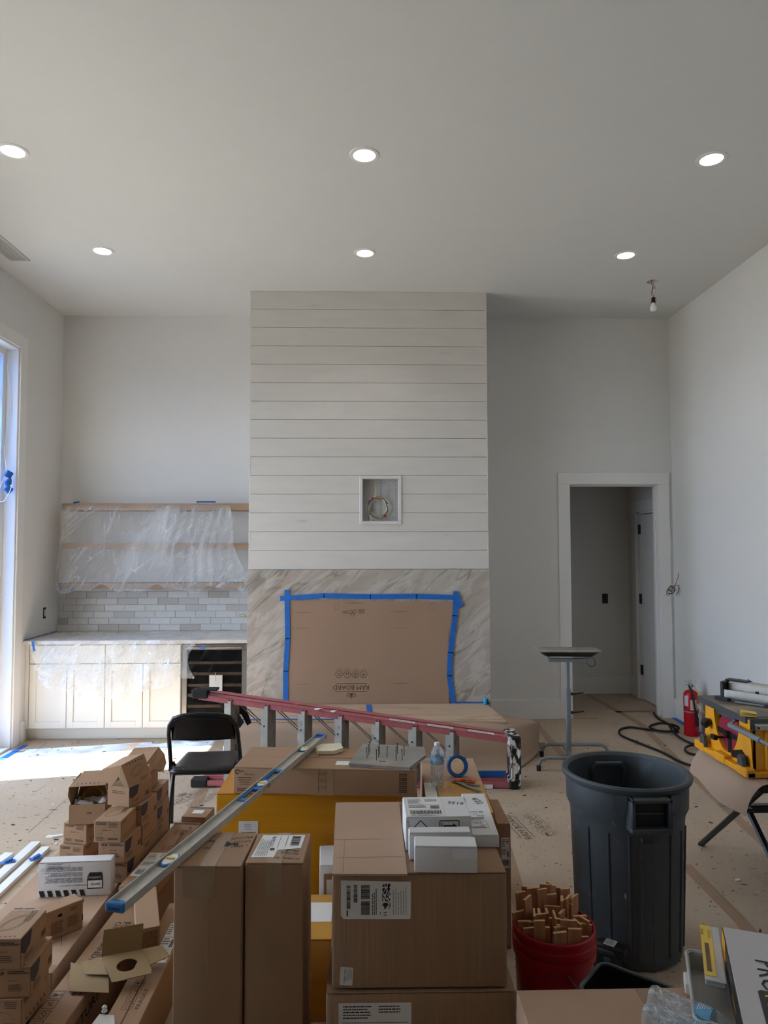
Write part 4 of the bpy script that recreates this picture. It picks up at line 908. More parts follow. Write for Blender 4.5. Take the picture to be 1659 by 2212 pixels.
strip3('masking_tape', [(3.147, 7.293, 0.002), (3.123, 6.729, 0.002), (3.073, 6.203, 0.002)], .06, (1, 0, 0), 'blue tape strip on the floor along the right wall baseboard')
# ------------------------------------------------------------ table saw on folding stand
SX, SY, SZ = 1.93, 3.56, .0
t = thing('saw_stand', 'black folding saw stand with crossed legs at the right frame edge', 'stand', (0, 0, 0))
for x in (1.97, 2.62):
    MB(BLACKM).tube([(x, 4.20, .0), (x, 3.46, .60)], .016, n=8).build('leg', t, smooth=True)
    MB(BLACKM).tube([(x + .03, 3.24, .0), (x + .03, 3.98, .60)], .016, n=8).build('leg', t, smooth=True)
    MB(BLACKM).box(x - .01, x + .05, 3.42, 4.02, .585, .605, b=.003).build('top_rail', t)
MB(BLACKM).box(1.94, 2.66, 3.72, 3.76, .36, .40, b=.003).build('cross_rail', t); MB(BLACKM).box(1.92, 2.66, 3.44, 3.48, .56, .60, b=.003).build('cross_rail', t); MB(BLACKM).box(1.93, 2.0, 3.66, 3.80, .385, .405, b=.003, M=None).build('pivot_plate', t)
def kp(u, v):
    x = 2.66 - .92 * u; y = 3.42 + .66 * v; z = .607
    if x < 1.93:
        k = (1.93 - x) / .19; x = 1.93 - .10 * math.sin(min(k, 1.0) * 1.4); z -= .15 * k ** 1.5; x -= .03 * math.sin(v * 5)
    z += .003 * mn.noise(Vector((x * 5, y * 6, 0)))
    return (x, y, z + .002)
tag(MB(KRAFT).grid(34, 20, kp).build('kraft_paper', None, smooth=60), 'brown kraft paper hanging over the saw stand under the yellow saw', 'paper')
t = thing('table_saw', 'yellow portable table saw with red blade and grey table top', 'table saw', (0, 0, 0))
Z0 = .612
MB(YELS).box(1.885, 2.56, 3.50, 4.06, Z0, Z0 + .03, b=.006).box(1.88, 1.93, 3.50, 3.60, Z0, Z0 + .045, b=.006).box(1.88, 1.93, 3.72, 3.84, Z0, Z0 + .045, b=.006).box(1.88, 1.93, 3.95, 4.06, Z0, Z0 + .045, b=.006).build('base', t)
# body side wall with an arched opening that shows the stored blade
sd_ = MB(YELS); FMs = frame((1.925, 4.02, Z0 + .03), (0, -1, 0), (0, 0, 1))
W, Hh = .50, .235
def arch(n=16):
    return [(.245 + .135 * math.cos(R(180 - 180 * i / n)), .245 * 1.0 - .0 - .225 * math.sin(R(180 * i / n))) for i in range(n + 1)]
ar = arch()
left = [(0.03, 0), (.01, Hh)] ; pts = [(0, 0), (W, 0), (W - .02, Hh), (.38, Hh)] + [(p[0], p[1]) for p in ar[::-1]][1:-1] + [(.11, Hh), (.03, Hh)]
# two side pieces plus the sill under the arch, as quads fanned from the arch
n = len(ar); vs = []; fs = []
for i, p in enumerate(ar):
    if p[0] < .245: q_ = (.0 + .02 * (p[1] / Hh), p[1])
    else: q_ = (W - .02 * (p[1] / Hh), p[1])
    vs += [(p[0], p[1], 0), (q_[0], max(0, q_[1]) if i not in (n // 2,) else 0, 0), (p[0], p[1], -.03)]
for i in range(n - 1):
    if i == n // 2 - 1 or i == n // 2: continue
    fs += [[3 * i, 3 * i + 3, 3 * i + 4, 3 * i + 1]]
for i in range(n - 1): fs += [[3 * i, 3 * i + 2, 3 * i + 5, 3 * i + 3]]
sd_.add(vs, fs, FMs, YELS)
k0 = ar[n // 2 - 1]; k1 = ar[n // 2 + 1]
sd_.add([(.0, 0, 0), (W, 0, 0), (W - .001, k1[1], 0), (k1[0], k1[1], 0), (k0[0], k0[1], 0), (.001, k0[1], 0)], [[0, 1, 2, 3, 4, 5]], FMs, YELS)
sd_.build('side_panel', t)
MB(YELS).box(1.93, 2.52, 3.53, 3.55, Z0 + .03, .865, b=.004).box(1.93, 2.52, 4.0, 4.02, Z0 + .03, .865, b=.004).box(1.93, 1.95, 3.53, 3.60, Z0 + .03, .865, b=.004).box(1.99, 2.05, 3.515, 3.53, Z0 + .03, .85, b=.006).box(2.15, 2.21, 3.515, 3.53, Z0 + .03, .85, b=.006).build('body', t)
MB(BLACKP).box(2.0, 2.01, 3.56, 4.0, Z0 + .03, .86, b=0).build('inner_wall', t)
bl = MB(REDD); FB = frame((1.945, 3.77, .755), (0, -1, 0), (0, 0, 1))
tp = []
for i in range(120): r_ = .122 if i % 2 else .117; tp.append((r_ * math.cos(2 * PI * i / 120), r_ * math.sin(2 * PI * i / 120)))
bl.prism(tp, .003, FB, REDD); bl.build('blade', t)
bk = MB(BLACKP); bk.rect(FB, 0, 0, 0, 0); bk.box(-.125, .125, -.012, .016, .003, .012, BLACKP, .003, FB).box(-.014, .014, -.12, .02, .003, .010, BLACKP, .003, FB).lathe([(.022, .01), (.018, .03)], 8, BLACKP, FB).build('blade_wrench', t)
MB(BLACKP).prism([(0, 0), (.10, .03), (.15, .0), (.12, -.05), (.11, -.09), (.10, -.02), (.02, -.03)], .012, frame((1.925, 3.72, .69), (0, -1, 0), (0, 0, 1))).build('blade_hook', t)
for y in (3.57, 3.97): MB(SAWE).prism([(-.03, 0), (.03, 0), (.02, .06), (-.0, .07), (-.02, .06)], .02, frame((1.905, y, Z0 + .03), (0, -1, 0), (0, 0, 1))).build('clip', t)
MB(SAWG).box(1.925, 2.62, 3.56, 4.08, .872, .90, b=.004).build('table_top', t)
MB(SAWE).box(1.915, 1.925, 3.56, 4.08, .865, .897, b=.002).box(1.925, 2.62, 3.535, 3.56, .862, .897, b=.003).box(1.912, 1.93, 3.66, 3.86, .850, .868, b=.003).build('table_edge', t)
MB(ALU).box(1.93, 2.68, 3.505, 3.535, .845, .872, b=.002).build('fence_rail', t); MB(BLACKP).lathe([(.006, 0), (.006, .004)], 10, M=frame((1.95, 3.505, .858), (1, 0, 0), (0, 0, 1))).box(1.928, 1.932, 3.503, 3.537, .843, .874, b=0).build('rail_end', t)
MB(CHROME).tube([(1.94, 3.96, .866), (1.938, 3.96, .83), (1.93, 3.955, .80), (1.91, 3.95, .785)], .005, n=8).build('crank_arm', t)
MB(BLACKP).lathe([(.008, -.028), (.02, -.022), (.024, 0), (.02, .02), (.008, .026)], 16, M=T(1.90, 3.945, .775, 0, 60, 20)).build('crank_knob', t, smooth=True)
MB(BLACKP).tube([(1.935, 3.83, .725), (1.90, 3.83, .727)], .006, n=6).box(1.875, 1.90, 3.815, 3.855, .714, .740, b=.003).build('lock_knob', t)
tag(MB(GALV).tube([(1.885, 3.66, .835), (1.90, 3.40, .825)], .014, n=10).tube([(1.90, 3.40, .825), (1.935, 2.9, .80)], .009, n=10).tube([(1.887,3.66,.835),(1.925,3.67,.86)], .006, n=6).build('pole', None, smooth=True), 'grey metal pole hooked on the left side of the table saw', 'pole')
# things lying on the saw table
t = thing('push_stick', 'black push stick lying on the saw table', 'push stick', (1.975, 3.98, .9015), rz=-52)
MB(BLACKP).prism([(0, -.012), (.02, -.022), (.07, -.018), (.09, -.010), (.27, -.02), (.36, -.012), (.36, .004), (.27, .012), (.10, .006), (.07, .012), (.02, .014), (0, .008)], .016, T(0, 0, 0)).build('blade', t)
t = thing('mitre_extrusion', 'blue-grey aluminium saw fence extrusion lying across the saw table', 'fence', (2.06, 4.03, .9015), rz=-50)
MB(ALU).box(0, .62, .02, .10, .0, .085, b=.008).box(0, .62, -.03, .02, .0, .02, b=.002).box(0, .60, -.032, -.028, .0, .045, b=.001).box(0, .60, .1, .104, .0, .075, b=.001).build('profile', t)
MB(BLACKP).box(-.02, .0, -.035, .105, .0, .088, b=.004).box(-.02, .10, .03, .09, .085, .094, b=.003).box(.15, .17, .018, .03, .02, .05, b=.002).build('end_cap', t)
tag(MB(BLUET).box(-.02, .02, -.012, .012, 0, .004, b=.001, M=T(2.20, 4.02, .985, 20, 30, 10)).build('masking_tape'), 'blue tape scrap on the aluminium extrusion on the saw table', 'tape')
t = thing('steel_rod', 'thin dark steel rod beside the push stick on the saw table', 'rod', (0, 0, 0)); MB(GALV).tube([(2.02, 3.86, .908), (2.30, 3.60, .908)], .005, n=8).build('rod', t)
t = thing('note_pad', 'folded yellow notepad on the saw table', 'notepad', (1.938, 3.577, 0.902), rz=-25)
MB(YELT).box(-.036, .036, -.025, .025, 0, .004, b=.001).grid(9, 2, lambda u, v: (-.036 + .072 * u, -.025 + .05 * v, .006 + .012 * math.sin(PI * (.2 + .8 * u)))).box(-.036, .036, -.025, .025, .018, .021, b=.001, M=T(0, 0, 0, 0, 5, 0)).build('pages', t)

# ------------------------------------------------------------ floor seams, prints, debris
def floor_strip(pts, w, m=SEAMT):
    m_ = MB(m); pts = [Vector((p[0], p[1], .0012)) for p in pts]
    for i in range(len(pts) - 1):
        d = (pts[i + 1] - pts[i]).normalized(); q = Vector((-d.y, d.x, 0)) * w / 2
        m_.add([pts[i] - q, pts[i + 1] - q, pts[i + 1] + q, pts[i] + q], [[0, 1, 2, 3]])
    return m_.build('seam_tape', floor)
floor_strip([(1.675, 7.176, 0.000), (1.648, 5.755, 0.000), (1.624, 5.017, -0.000)], .07)
floor_strip([(2.613, 8.386, 0.000), (2.708, 6.976, 0.000), (2.464, 5.182, 0.000), (2.349, 4.156, 0.000)], .07)
floor_strip([(1.882, 7.246, 0.000), (2.354, 7.230, 0.000)], .05)
floor_strip([(2.641, 7.501, 0.000), (3.060, 7.529, 0.000)], .05)
floor_strip([(1.415, 5.911, 0.000), (1.737, 5.952, 0.000)], .05)
floor_strip([(0.831, 4.544, -0.000), (0.746, 3.387, 0.000), (0.705, 2.992, 0.000)], .08)
floor_strip([(1.762, 3.946, 0.000), (1.759, 3.359, 0.000), (1.737, 3.096, 0.000)], .07)
floor_strip([(-2.069, 6.597, 0.000), (-2.087, 6.125, -0.000), (-2.085, 5.728, 0.000)], .065, SEAMO)
floor_strip([(-1.194, 5.500, 0.000), (-1.162, 4.530, 0.000)], .07)
fp = MB(INKF)
for (p, rz, k) in (((-1.233, 5.085, 0.000), 62, .30), ((0.970, 4.503, 0.000), 100, .34), ((-2.837, 5.894, 0.000), 25, .34), ((2.509, 4.813, 0.000), 100, .3)):
    a = R(rz); ram_print(fp, frame((p[0], p[1], .0008), (math.cos(a), math.sin(a), 0), (-math.sin(a), math.cos(a), 0)), k, INKF)
for (a, c) in (((-2.856, 6.216, 0.000), (-2.886, 6.501, 0.000)), ((-2.389, 5.213, 0.000), (-2.382, 5.380, 0.000)), ((-2.367, 6.382, 0.000), (-2.364, 6.485, 0.000)), ((-2.093, 4.487, -0.000), (-2.104, 5.084, 0.000))):
    fp.line(frame((0, 0, 0), (1, 0, 0), (0, 1, 0)), [(a[0], a[1]), (c[0], c[1])], .004, INKF)
fp.build('print', floor, kind='stuff')
rr = random.Random(77); db = MB(WOODE, INKB, PAPER)
for k in range(900):
    x = rr.uniform(-2.9, 3.0); y = rr.uniform(2.2, 6.6); s_ = rr.choice((.003, .004, .005, .008, .012)); a = rr.uniform(0, 180)
    if y > 5.5 and -1.2 < x < 1.4: continue
    db.box(-s_, s_, -s_ * .35, s_ * .35, 0, .002 + s_ * .2, rr.choice((INKB, INKB, INKB, WOODE, WOODE, PAPER)), 0, T(x, y, .0005, 0, 0, a))
o = db.build('sawdust_debris'); o['kind'] = 'stuff'; o['label'] = 'tiny wood chips and specks scattered over the papered floor'; o['category'] = 'debris'
cg = 'loose scraps on the floor'
for (p, sx, sy, lab, m) in (((-1.903, 4.426, 0.000), .05, .018, 'torn white paper scrap on the floor beside the white boards', PAPER), ((1.955, 3.751, 0.000), .012, .010, 'small white chip on the floor right of the trash can', PAPER),
    ((1.329, 3.063, 0.000), .008, .006, 'pale crumb on the floor beside the brown carton', WOODE)):
    tag(MB(m).prism([(-sx, -sy * .4), (-sx * .2, -sy), (sx, -sy * .3), (sx * .7, sy), (-sx * .1, sy * .4), (-sx * .8, sy)], .008, T(p[0], p[1], .001, 0, 0, 12)).build('scrap'), lab, 'scrap', cg)
p = (1.503, 6.175, 0.000)
tag(MB(CARDL).box(-.05, .05, -.002, .002, 0, .05, b=0, M=T(p[0], p[1], .001, 0, 0, 15)).box(-.05, -.046, -.01, .03, 0, .07, b=0, M=T(p[0], p[1], .001, 0, 0, 15)).build('cardboard_scrap'), 'torn brown cardboard scrap by the foot of the grey stand', 'scrap')
# ------------------------------------------------------------ cartons
def geo(A, B):
    A, B = Vector(A), Vector(B); d = B - A; d.z = 0; return A, B, d.length, math.degrees(math.atan2(d.y, d.x))
class Face:
    pass
def carton(name, label, A, B, d, z0, m=CARD, cat='carton', group=None, flaps='y', bev=.006, tape=None, bulge=0.0, inner=CARDE):
    """A, B: front-left and front-right corners of the top; origin of the thing: middle of the front edge, on its base."""
    A, B, w, rz = geo(A, B); h = A.z - z0
    t = thing(name, label, cat, ((A.x + B.x) / 2, (A.y + B.y) / 2, z0), rz, group)
    bd = MB(m).box(-w / 2, w / 2, 0, d, 0, h - .003, m, bev, seg=2)
    bd.build('body', t, smooth=40)
    fl = []
    g = .0015
    if flaps == 'y':      # seam runs left to right
        for k in (0, 1): fl.append(MB(m).box(-w / 2 + .002, w / 2 - .002, k * d / 2 + g + (.001 if k else 0), (k + 1) * d / 2 - g, h - .004, h, m, .0015).build('flap', t))
    elif flaps == 'x':
        for k in (0, 1): fl.append(MB(m).box(-w / 2 + k * w / 2 + g, -w / 2 + (k + 1) * w / 2 - g, .002, d - .002, h - .004, h, m, .0015).build('flap', t))
    else: fl.append(MB(m).box(-w / 2 + .001, w / 2 - .001, .001, d - .001, h - .004, h, m, .002).build('flap', t))
    if tape:
        tw = .05
        if tape == 'y': MB(PTAPE).box(-w / 2 - .0008, w / 2 + .0008, d / 2 - tw / 2, d / 2 + tw / 2, h - .06, h + .0008, PTAPE, 0).build('tape', t)
        if tape == 'x': MB(PTAPE).box(-tw / 2, tw / 2, -.0008, d + .0008, h - .10, h + .0008, PTAPE, 0).build('tape', t)
    t['w'] = w; t['d'] = d; t['h'] = h
    top = frame((-w / 2, 0, h), (1, 0, 0), (0, 1, 0)); front = frame((-w / 2, -.0004, 0), (1, 0, 0), (0, 0, 1)); right = frame((w / 2 + .0004, 0, 0), (0, 1, 0), (0, 0, 1)); left = frame((-w / 2 - .0004, d, 0), (0, -1, 0), (0, 0, 1))
    for k in ('w', 'd', 'h'): del t[k]
    return t, top, front, right, left, w, d, h
def shiplabel(M, u, v, w, h, seed, texts=(), rot=0, skew=1):
    """white label with barcodes and fine print"""
    q = MB(PAPER, INK); MM = M @ Matrix.Translation((u, v, 0)) @ Matrix.Rotation(R(rot), 4, 'Z')
    q.rect(MM, 0, 0, w, h, PAPER, .0010); rr = random.Random(seed)
    e = Matrix.Translation((0, 0, .0006)); MM2 = MM @ e
    q.line(MM2, [(.04 * w, .62 * h), (.96 * w, .62 * h)], .006 * h + .0006, INK); q.line(MM2, [(.04 * w, .30 * h), (.96 * w, .30 * h)], .006 * h + .0006, INK)
    q.barcode(MM2, .08 * w, .06 * h, .84 * w, .20 * h, INK, seed)
    q.lines_of_text(MM2, .06 * w, .92 * h, .40 * w, 5, .055 * h, INK, seed=seed); q.lines_of_text(MM2, .55 * w, .92 * h, .38 * w, 3, .055 * h, INK, seed=seed + 1)
    q.lines_of_text(MM2, .06 * w, .56 * h, .55 * w, 3, .06 * h, INK, seed=seed + 2)
    q.barcode(MM2, .66 * w, .36 * h, .26 * w, .20 * h, INK, seed + 5)
    for (x, y, s_, sz) in texts: q.text(MM2, x * w, y * h, s_, sz, INK)
    return q
def part(mb, t, name='shipping_label', **k): return mb.build(name, t, **k)

# --- central stack: two big ribbed cartons
t, top, fr, rt, lf_, w, d, h = carton('carton', 'large ribbed brown carton, lower of the central foreground stack', (-.128, 2.252, .385), (.464, 2.248, .385), .50, 0, CARDR, bev=.012)
q = shiplabel(fr, .040, .20, .225, .155, 4, rot=0); q.text(fr, .04, .05, '', .02, INK); part(q, t)
MB(CARDR).prism([(0, 0), (.05, -.09), (.07, -.30), (.055, -.32), (0, -.06)], .004, frame((w / 2 + .002, .02, h - .01), (1, 0, 0), (.1, 0, 1))).build('torn_flap', t)
t, top, fr, rt, lf_, w, d, h = carton('carton', 'large ribbed brown carton, upper of the central foreground stack, with a big white label', (-.110, 2.262, .742), (.440, 2.256, .742), .62, .388, CARDR, bev=.012, flaps='x')
q = MB(PAPER, INK); LX, LZ = .028, .216; MM = fr @ Matrix.Translation((LX, LZ, 0)); W_, H_ = .218, .118
q.poly(MM, [(0, .012), (.008, 0), (W_ - .004, -.002), (W_, 0), (W_ + .003, H_ - .006), (0, H_)], PAPER, .001); M2 = MM @ Matrix.Translation((0, 0, .0008))
q.barcode(M2, .018, .03, .012, .075, INK, 3, True); q.barcode(M2, .040, .05, .012, .055, INK, 5, True); q.barcode(M2, .063, .012, .028, .042, INK, 8, True); q.barcode(M2, .063, .060, .028, .045, INK, 9, True)
rr = random.Random(2)
for i in range(17):
    for j in range(9):
        if rr.random() < .55: q.rect(M2, .130 + j * .0028, .030 + i * .0045, .1328 + j * .0028, .0345 + i * .0045, INK)
q.lines_of_text(M2, .100, .012, .085, 3, .006, INK, rot=90); q.lines_of_text(M2, .125, .012, .01, 1, .006, INK, rot=90)
for i in range(6): q.lines_of_text(M2, .165 + i * .008, .012, .09, 1, .004, INKF, rot=90, seed=i)
q.text(M2, .145, .008, 'H', .018, INK, rot=90); q.rect(M2, .018, .008, .022, .026, INK); part(q, t)
q = MB(PAPER, INK); MM = fr @ Matrix.Translation((.024, .016, 0)) @ Matrix.Rotation(R(-4), 4, 'Z'); q.rect(MM, 0, 0, .040, .055, PAPER, .001); q.text(MM, .012, .050, 'A26-174602', .0085, INK, rot=-90, e=.0016); 
for i in range(4): q.lines_of_text(MM @ Matrix.Translation((0, 0, .0006)), .02 + i * .005, .050, .04, 1, .003, INKF, rot=-90, seed=i)
part(q, t)
MB(CARDL).line(fr, [(.46, .02), (.468, h - .02)], .002, CARDL, .0012).line(fr, [(.25, .1), (.248, h - .02)], .0015, CARDL, .0012).build('crease', t)
# things lying on it
Z1 = .743
t = thing('cardboard_sheet', 'loose flat cardboard sheet lying on the left of the big upper carton', 'cardboard', (0, 0, 0))
c = [(-.124, 2.855, Z1), (.128, 2.850, Z1), (.1255, 2.238, Z1), (-.108, 2.246, Z1)]
cs = MB(CARDL).prism([(p[0], p[1]) for p in c][::-1], .006, T(0, 0, Z1)); cs.build('sheet', t)
cm = MB(CARDE); MM = frame((0, 0, Z1 + .006), (1, 0, 0), (0, 1, 0))
cm.line(MM, [(-.114, 2.36), (.124, 2.36)], .0015, CARDE).line(MM, [(-.117, 2.50), (.125, 2.50)], .0015, CARDE).line(MM, [(-.075, 2.25), (-.078, 2.50)], .001, CARDE); cm.build('fold_line', t, kind='stuff')
t, top, fr, rt, lf_, w, d, h = carton('white_carton', 'white mailer carton with shipping label and handwritten 6135, behind the two plain white boxes', (.131, 2.417, .855), (.354, 2.419, .855), .19, Z1, PAPERB, flaps='o', bev=.003)
q = shiplabel(top, .008, .012, .125, .155, 11); q.text(top, .018, .006, 'NO TRUCK 04-21', .011, INK, e=.0018); q.text(fr, .0, .06, '', .01, INK)
part(q, t)
q = MB(INK); q.text(top, .216, .125, '6135', .034, INK, rot=165, sx=.85); 
q.line(fr, [(.025, .075), (.05, .10), (.075, .075)], .003, INK); q.poly(fr, [(.018, .068), (.034, .068), (.034, .078)], INK, .0012); q.poly(fr, [(.066, .068), (.082, .068), (.066, .078)], INK, .0012)
q.line(fr, [(.115, .068), (.115, .098), (.180, .098), (.180, .068)], .003, INK); q.line(fr, [(.122, .07), (.122, .092)], .003, INK); q.rect(fr, .127, .076, .160, .084, INK); q.poly(fr, [(.160, .070), (.174, .080), (.160, .090)], INK, .0012)
q.text(fr, .002, .10, 'POSTAGE', .010, INK, rot=-75); q.build('print', t, kind='stuff')
t, top, fr, rt, lf_, w, d, h = carton('white_carton', 'flat white carton marked 4/22 on the right of the big upper carton', (.358, 2.440, .785), (.450, 2.436, .785), .40, Z1, PAPERB, flaps='o', bev=.003)
q = MB(INK, PAPER); q.text(top, .030, .345, '4/22', .038, INK, rot=-70); q.text(top, .012, .20, 'ION', .016, INK); q.ring(top, .055, .205, .006, .007, .003, INK, 8); q.text(top, .022, .178, '3U', .014, INK); q.text(top, .034, .160, '000', .018, INK); q.rect(top, .008, .147, .06, .152, INK)
q.line(top, [(.006, .055), (.066, .055), (.062, .12), (.008, .12)], .0012, INK, closed=True); q.text(top, .010, .095, '1052', .018, INK); q.text(top, .038, .072, '07', .018, INK); q.barcode(top, .010, .058, .05, .01, INK, 6); q.lines_of_text(top, .008, .138, .05, 2, .007, INK); q.build('print', t, kind='stuff')
MB(DARK).box(-.048, -.040, .30, .345, .0432, .0436, DARK, 0).build('hand_hole', t)
t, top, fr, rt, lf_, w, d, h = carton('white_carton', 'small plain white carton, rear of the two before the labelled mailer', (.138, 2.345, .832), (.341, 2.345, .832), .048, Z1, PAPERB, flaps='o', bev=.004)
t, top, fr, rt, lf_, w, d, h = carton('white_carton', 'small plain white carton, front one, nearest the camera on the big carton', (.149, 2.258, .826), (.346, 2.246, .824), .078, Z1, PAPERB, flaps='o', bev=.005)
MB(PTAPE).rect(fr, .12, .045, w - .003, h - .006, mat('clear_tape', '#dcdde2', .15, var=.02), .001).build('clear_tape', t)
# --- tall cartons left of the stack
t, top, fr, rt, lf_, w, d, h = carton('tall_carton', 'tall upright brown carton, left of the pair, with the spirit level resting on it', (-.617, 2.312, .75), (-.400, 2.302, .75), .265, 0, CARD, flaps='x', tape='x', bev=.008)
q = MB(INK); q.rect(top, .06, .13, .11, .138, INK); q.rect(top, .06, .185, .11, .193, INK); q.rect(top, .082, .13, .090, .193, INK); q.poly(top, [(.125, .14), (.15, .165), (.125, .19)][::-1], INK, .0015); q.rect(top, .15, .156, .17, .174, INK)
q.text(top, .205, .235, 'FRONT', .022, INK, rot=-165); q.text(top, .205, .20, 'DOOR', .022, INK, rot=-165); q.text(top, .205, .165, '1 SB42', .022, INK, rot=-165); q.build('marker_writing', t, kind='stuff')
MB(PTAPE).rect(fr, .105, .0, .112, h - .01, PTAPE, .0008).rect(fr, .03, h - .1, .112, h, PTAPE, .0009).build('front_tape', t)
t, top, fr, rt, lf_, w, d, h = carton('tall_carton', 'tall upright brown carton, right of the pair, with a white OTC LAX label on top', (-.393, 2.322, .752), (-.204, 2.316, .752), .235, 0, CARD, flaps='x', tape='x', bev=.008)
q = MB(PAPER, INK); MM = top @ Matrix.Translation((.012, .04, 0))
q.poly(MM, [(0, 0), (.075, .0), (.078, .055), (.155, .07), (.158, .175), (.01, .175)], PAPER, .0012); M2 = MM @ Matrix.Translation((0, 0, .001))
q.text(M2, .058, .08, 'OTC LAX RJ', .018, INK, rot=90, sx=.85); q.barcode(M2, .115, .09, .03, .075, INK, 12, True)
for i in range(7): q.lines_of_text(M2, .012 + i * .006, .01, .14, 1, .004, INKF, rot=90, seed=i)
q.line(M2, [(.075, .07), (.075, .17)], .0012, INK); q.line(M2, [(.10, .08), (.10, .17)], .0012, INK); q.ring(M2, .06, .06, .005, .008, .006, INK, 10); part(q, t)
q = MB(INK); q.text(top, .165, .095, 'FRONT', .020, INK, rot=170); q.text(top, .165, .073, 'DOOR', .020, INK, rot=170); q.text(top, .175, .035, 'SCONCES', .020, INK, rot=172); q.rect(top, .085, .085, .125, .092, INK); q.build('marker_writing', t, kind='stuff')
# --- amber wrapped crate, brown carton on it, carton to its right
t, top, fr, rt, lf_, w, d, h = carton('amber_crate', 'wide amber-tape-wrapped crate under the long brown carton', (-.700, 3.345, .62), (.235, 3.335, .62), .37, 0, AMBER, cat='crate', flaps='o', bev=.008)
q = MB(PAPER, INK); q.rect(fr, .105, h - .235, .195, h - .125, PAPER, .001); M2 = fr @ Matrix.Translation((.105, h - .235, .0006)); q.text(M2, .028, .092, 'EUSTIS-1', .0085, INK); q.text(M2, .028, .082, 'POSE-02', .0085, INK); q.lines_of_text(M2, .03, .072, .03, 1, .004, INK); q.barcode(M2, .012, .022, .066, .038, INK, 7); part(q, t)
t, top, fr, rt, lf_, w, d, h = carton('long_carton', 'long brown carton lying on the amber crate, under the nailed slab', (-.622, 3.342, .742), (.222, 3.262, .742), .335, .622, CARD, flaps='y', tape=None, bev=.006)
q = MB(INKB); q.text(fr, .025, .098, 'eco', .020, INKB); q.text(fr, .055, .085, 'Decors', .014, INKB); q.ring(fr, .020, .10, .009, .009, .004, INKB, 12, a0=40, a1=320)
for i in range(4): q.lines_of_text(fr, .022 + .004 * i, .072 - .010 * i, .075 - .008 * i, 1, .007, INKB, seed=i)
q.lines_of_text(fr, .02, .022, .05, 2, .008, INKB); q.lines_of_text(fr, .02, .012, .10, 1, .003, INKB)
M2 = fr @ Matrix.Translation((.405, .012, 0))
for i in range(3): q.ring(M2, .016, .03 + i * .03, .018, .010, .0016, INKB, 10, a0=180, a1=360); q.ring(M2, .016, .034 + i * .03, .012, .006, .0014, INKB, 8, a0=180, a1=360)
q.line(M2, [(-.004, .0), (-.004, .10)], .0016, INKB); q.line(M2, [(.032, .10), (.028, .08), (.034, .05), (.026, .0)], .0012, INKB)
for i in range(5): q.rect(fr, w - .075, .020 + i * .018, w - .04, .034 + i * .018, INKB)
for i in range(5): q.text(fr, w - .072, .023 + i * .018, ('NIGTW', 'FRAGIL', 'KG 22', 'UP', 'GLASS')[i], .009, CARDL, e=.0014)
q.build('print', t, kind='stuff')
q = MB(PAPER); q.rect(top, .47, .06, .54, .12, PAPER, .001); q.lines_of_text(top, .475, .10, .055, 3, .014, INKF); part(q, t, 'sticker')
MB(PTAPE).rect(fr, .40, 0, .47, h, PTAPE, .0005).rect(top, .34, .165, .60, .175, CARDE, .0006).build('tape', t)
t, top, fr, rt, lf_, w, d, h = carton('taped_carton', 'carton wrapped in clear and yellow tape, carrying the upright water bottle', (.262, 3.085, .62), (.548, 3.075, .62), .78, 0, CARDL, flaps='x', bev=.008)
q = MB(AMBERL); q.rect(top, .062, .0, w - .004, .40, AMBERL, .001); q.rect(fr, .06, .0, w - .004, h - .004, AMBERL, .001); q.rect(rt, 0, .0, .38, h - .004, AMBERL, .001); q.build('tape_wrap', t)
q = MB(PAPER); q.rect(top, -.0, .02, .058, .38, PAPER, .0012); q.rect(top, .055, .06, .058, .34, INK, .0018); q.lines_of_text(top, .01, .30, .035, 10, .012, INKF, rot=0); q.build('packing_slip', t)
q = MB(INKF); q.text(top, .20, .735, 'WARNING', .030, INKF, rot=180, sx=1.3); q.text(top, .12, .70, 'ADVERTISER', .022, INKF, rot=180); q.rect(top, .02, .53, .26, .532, INKF); q.text(top, .10, .06, '1  (3)', .06, INKF, rot=8); q.build('print', t, kind='stuff')
t, top, fr, rt, lf_, w, d, h = carton('carton', 'narrow dark brown carton with a white label, right behind the taped carton', (.575, 3.16, .54), (.635, 3.16, .54), .30, 0, CARDR, flaps='o', bev=.005)
part(shiplabel(fr, .018, h - .19, .036, .13, 21), t)
t, top, fr, rt, lf_, w, d, h = carton('amber_package', 'lower amber-taped package seen in the gap between the tall cartons and the stack', (-.50, 2.71, .30), (-.132, 2.71, .30), .34, 0, AMBERL, cat='carton', flaps='o', bev=.02)
q = MB(PAPER, INK); q.rect(top, .19, .12, .36, .27, PAPER, .001); q.barcode(top, .30, .14, .055, .09, INK, 4, True); q.barcode(top, .235, .14, .03, .06, INK, 5, True); q.lines_of_text(top, .20, .25, .14, 2, .015, INK); part(q, t)
MB(AMBER).rect(fr, 0, 0, w, h * .5, AMBER, .001).build('dark_tape', t)
t, top, fr, rt, lf_, w, d, h = carton('white_carton', 'narrow white carton with a brown label panel behind the central stack', (-.202, 3.07, .410), (-.04, 3.08, .410), .2, 0, PAPERB, flaps='o', bev=.003)
q = MB(CARD, PAPER, INK); q.rect(fr, .018, .0, .15, h - .035, CARD, .001); q.rect(fr, .03, h - .20, .10, h - .06, PAPER, .0016); q.barcode(fr, .034, h - .13, .05, .04, INK, 3); q.lines_of_text(fr, .034, h - .15, .05, 3, .012, INK); part(q, t, 'label_panel')
bb = MB(BEIGE).box(-.085, .085, -.16, .16, 0, .22, BEIGE, .05, seg=5).build('padded_bundle', None, smooth=180); bb.location = (-.19, 2.30 - .30, 0); bb.location = (-.20, 2.11, .0); tag(bb, 'beige rounded padded bundle low between the tall cartons and the stack', 'bundle')
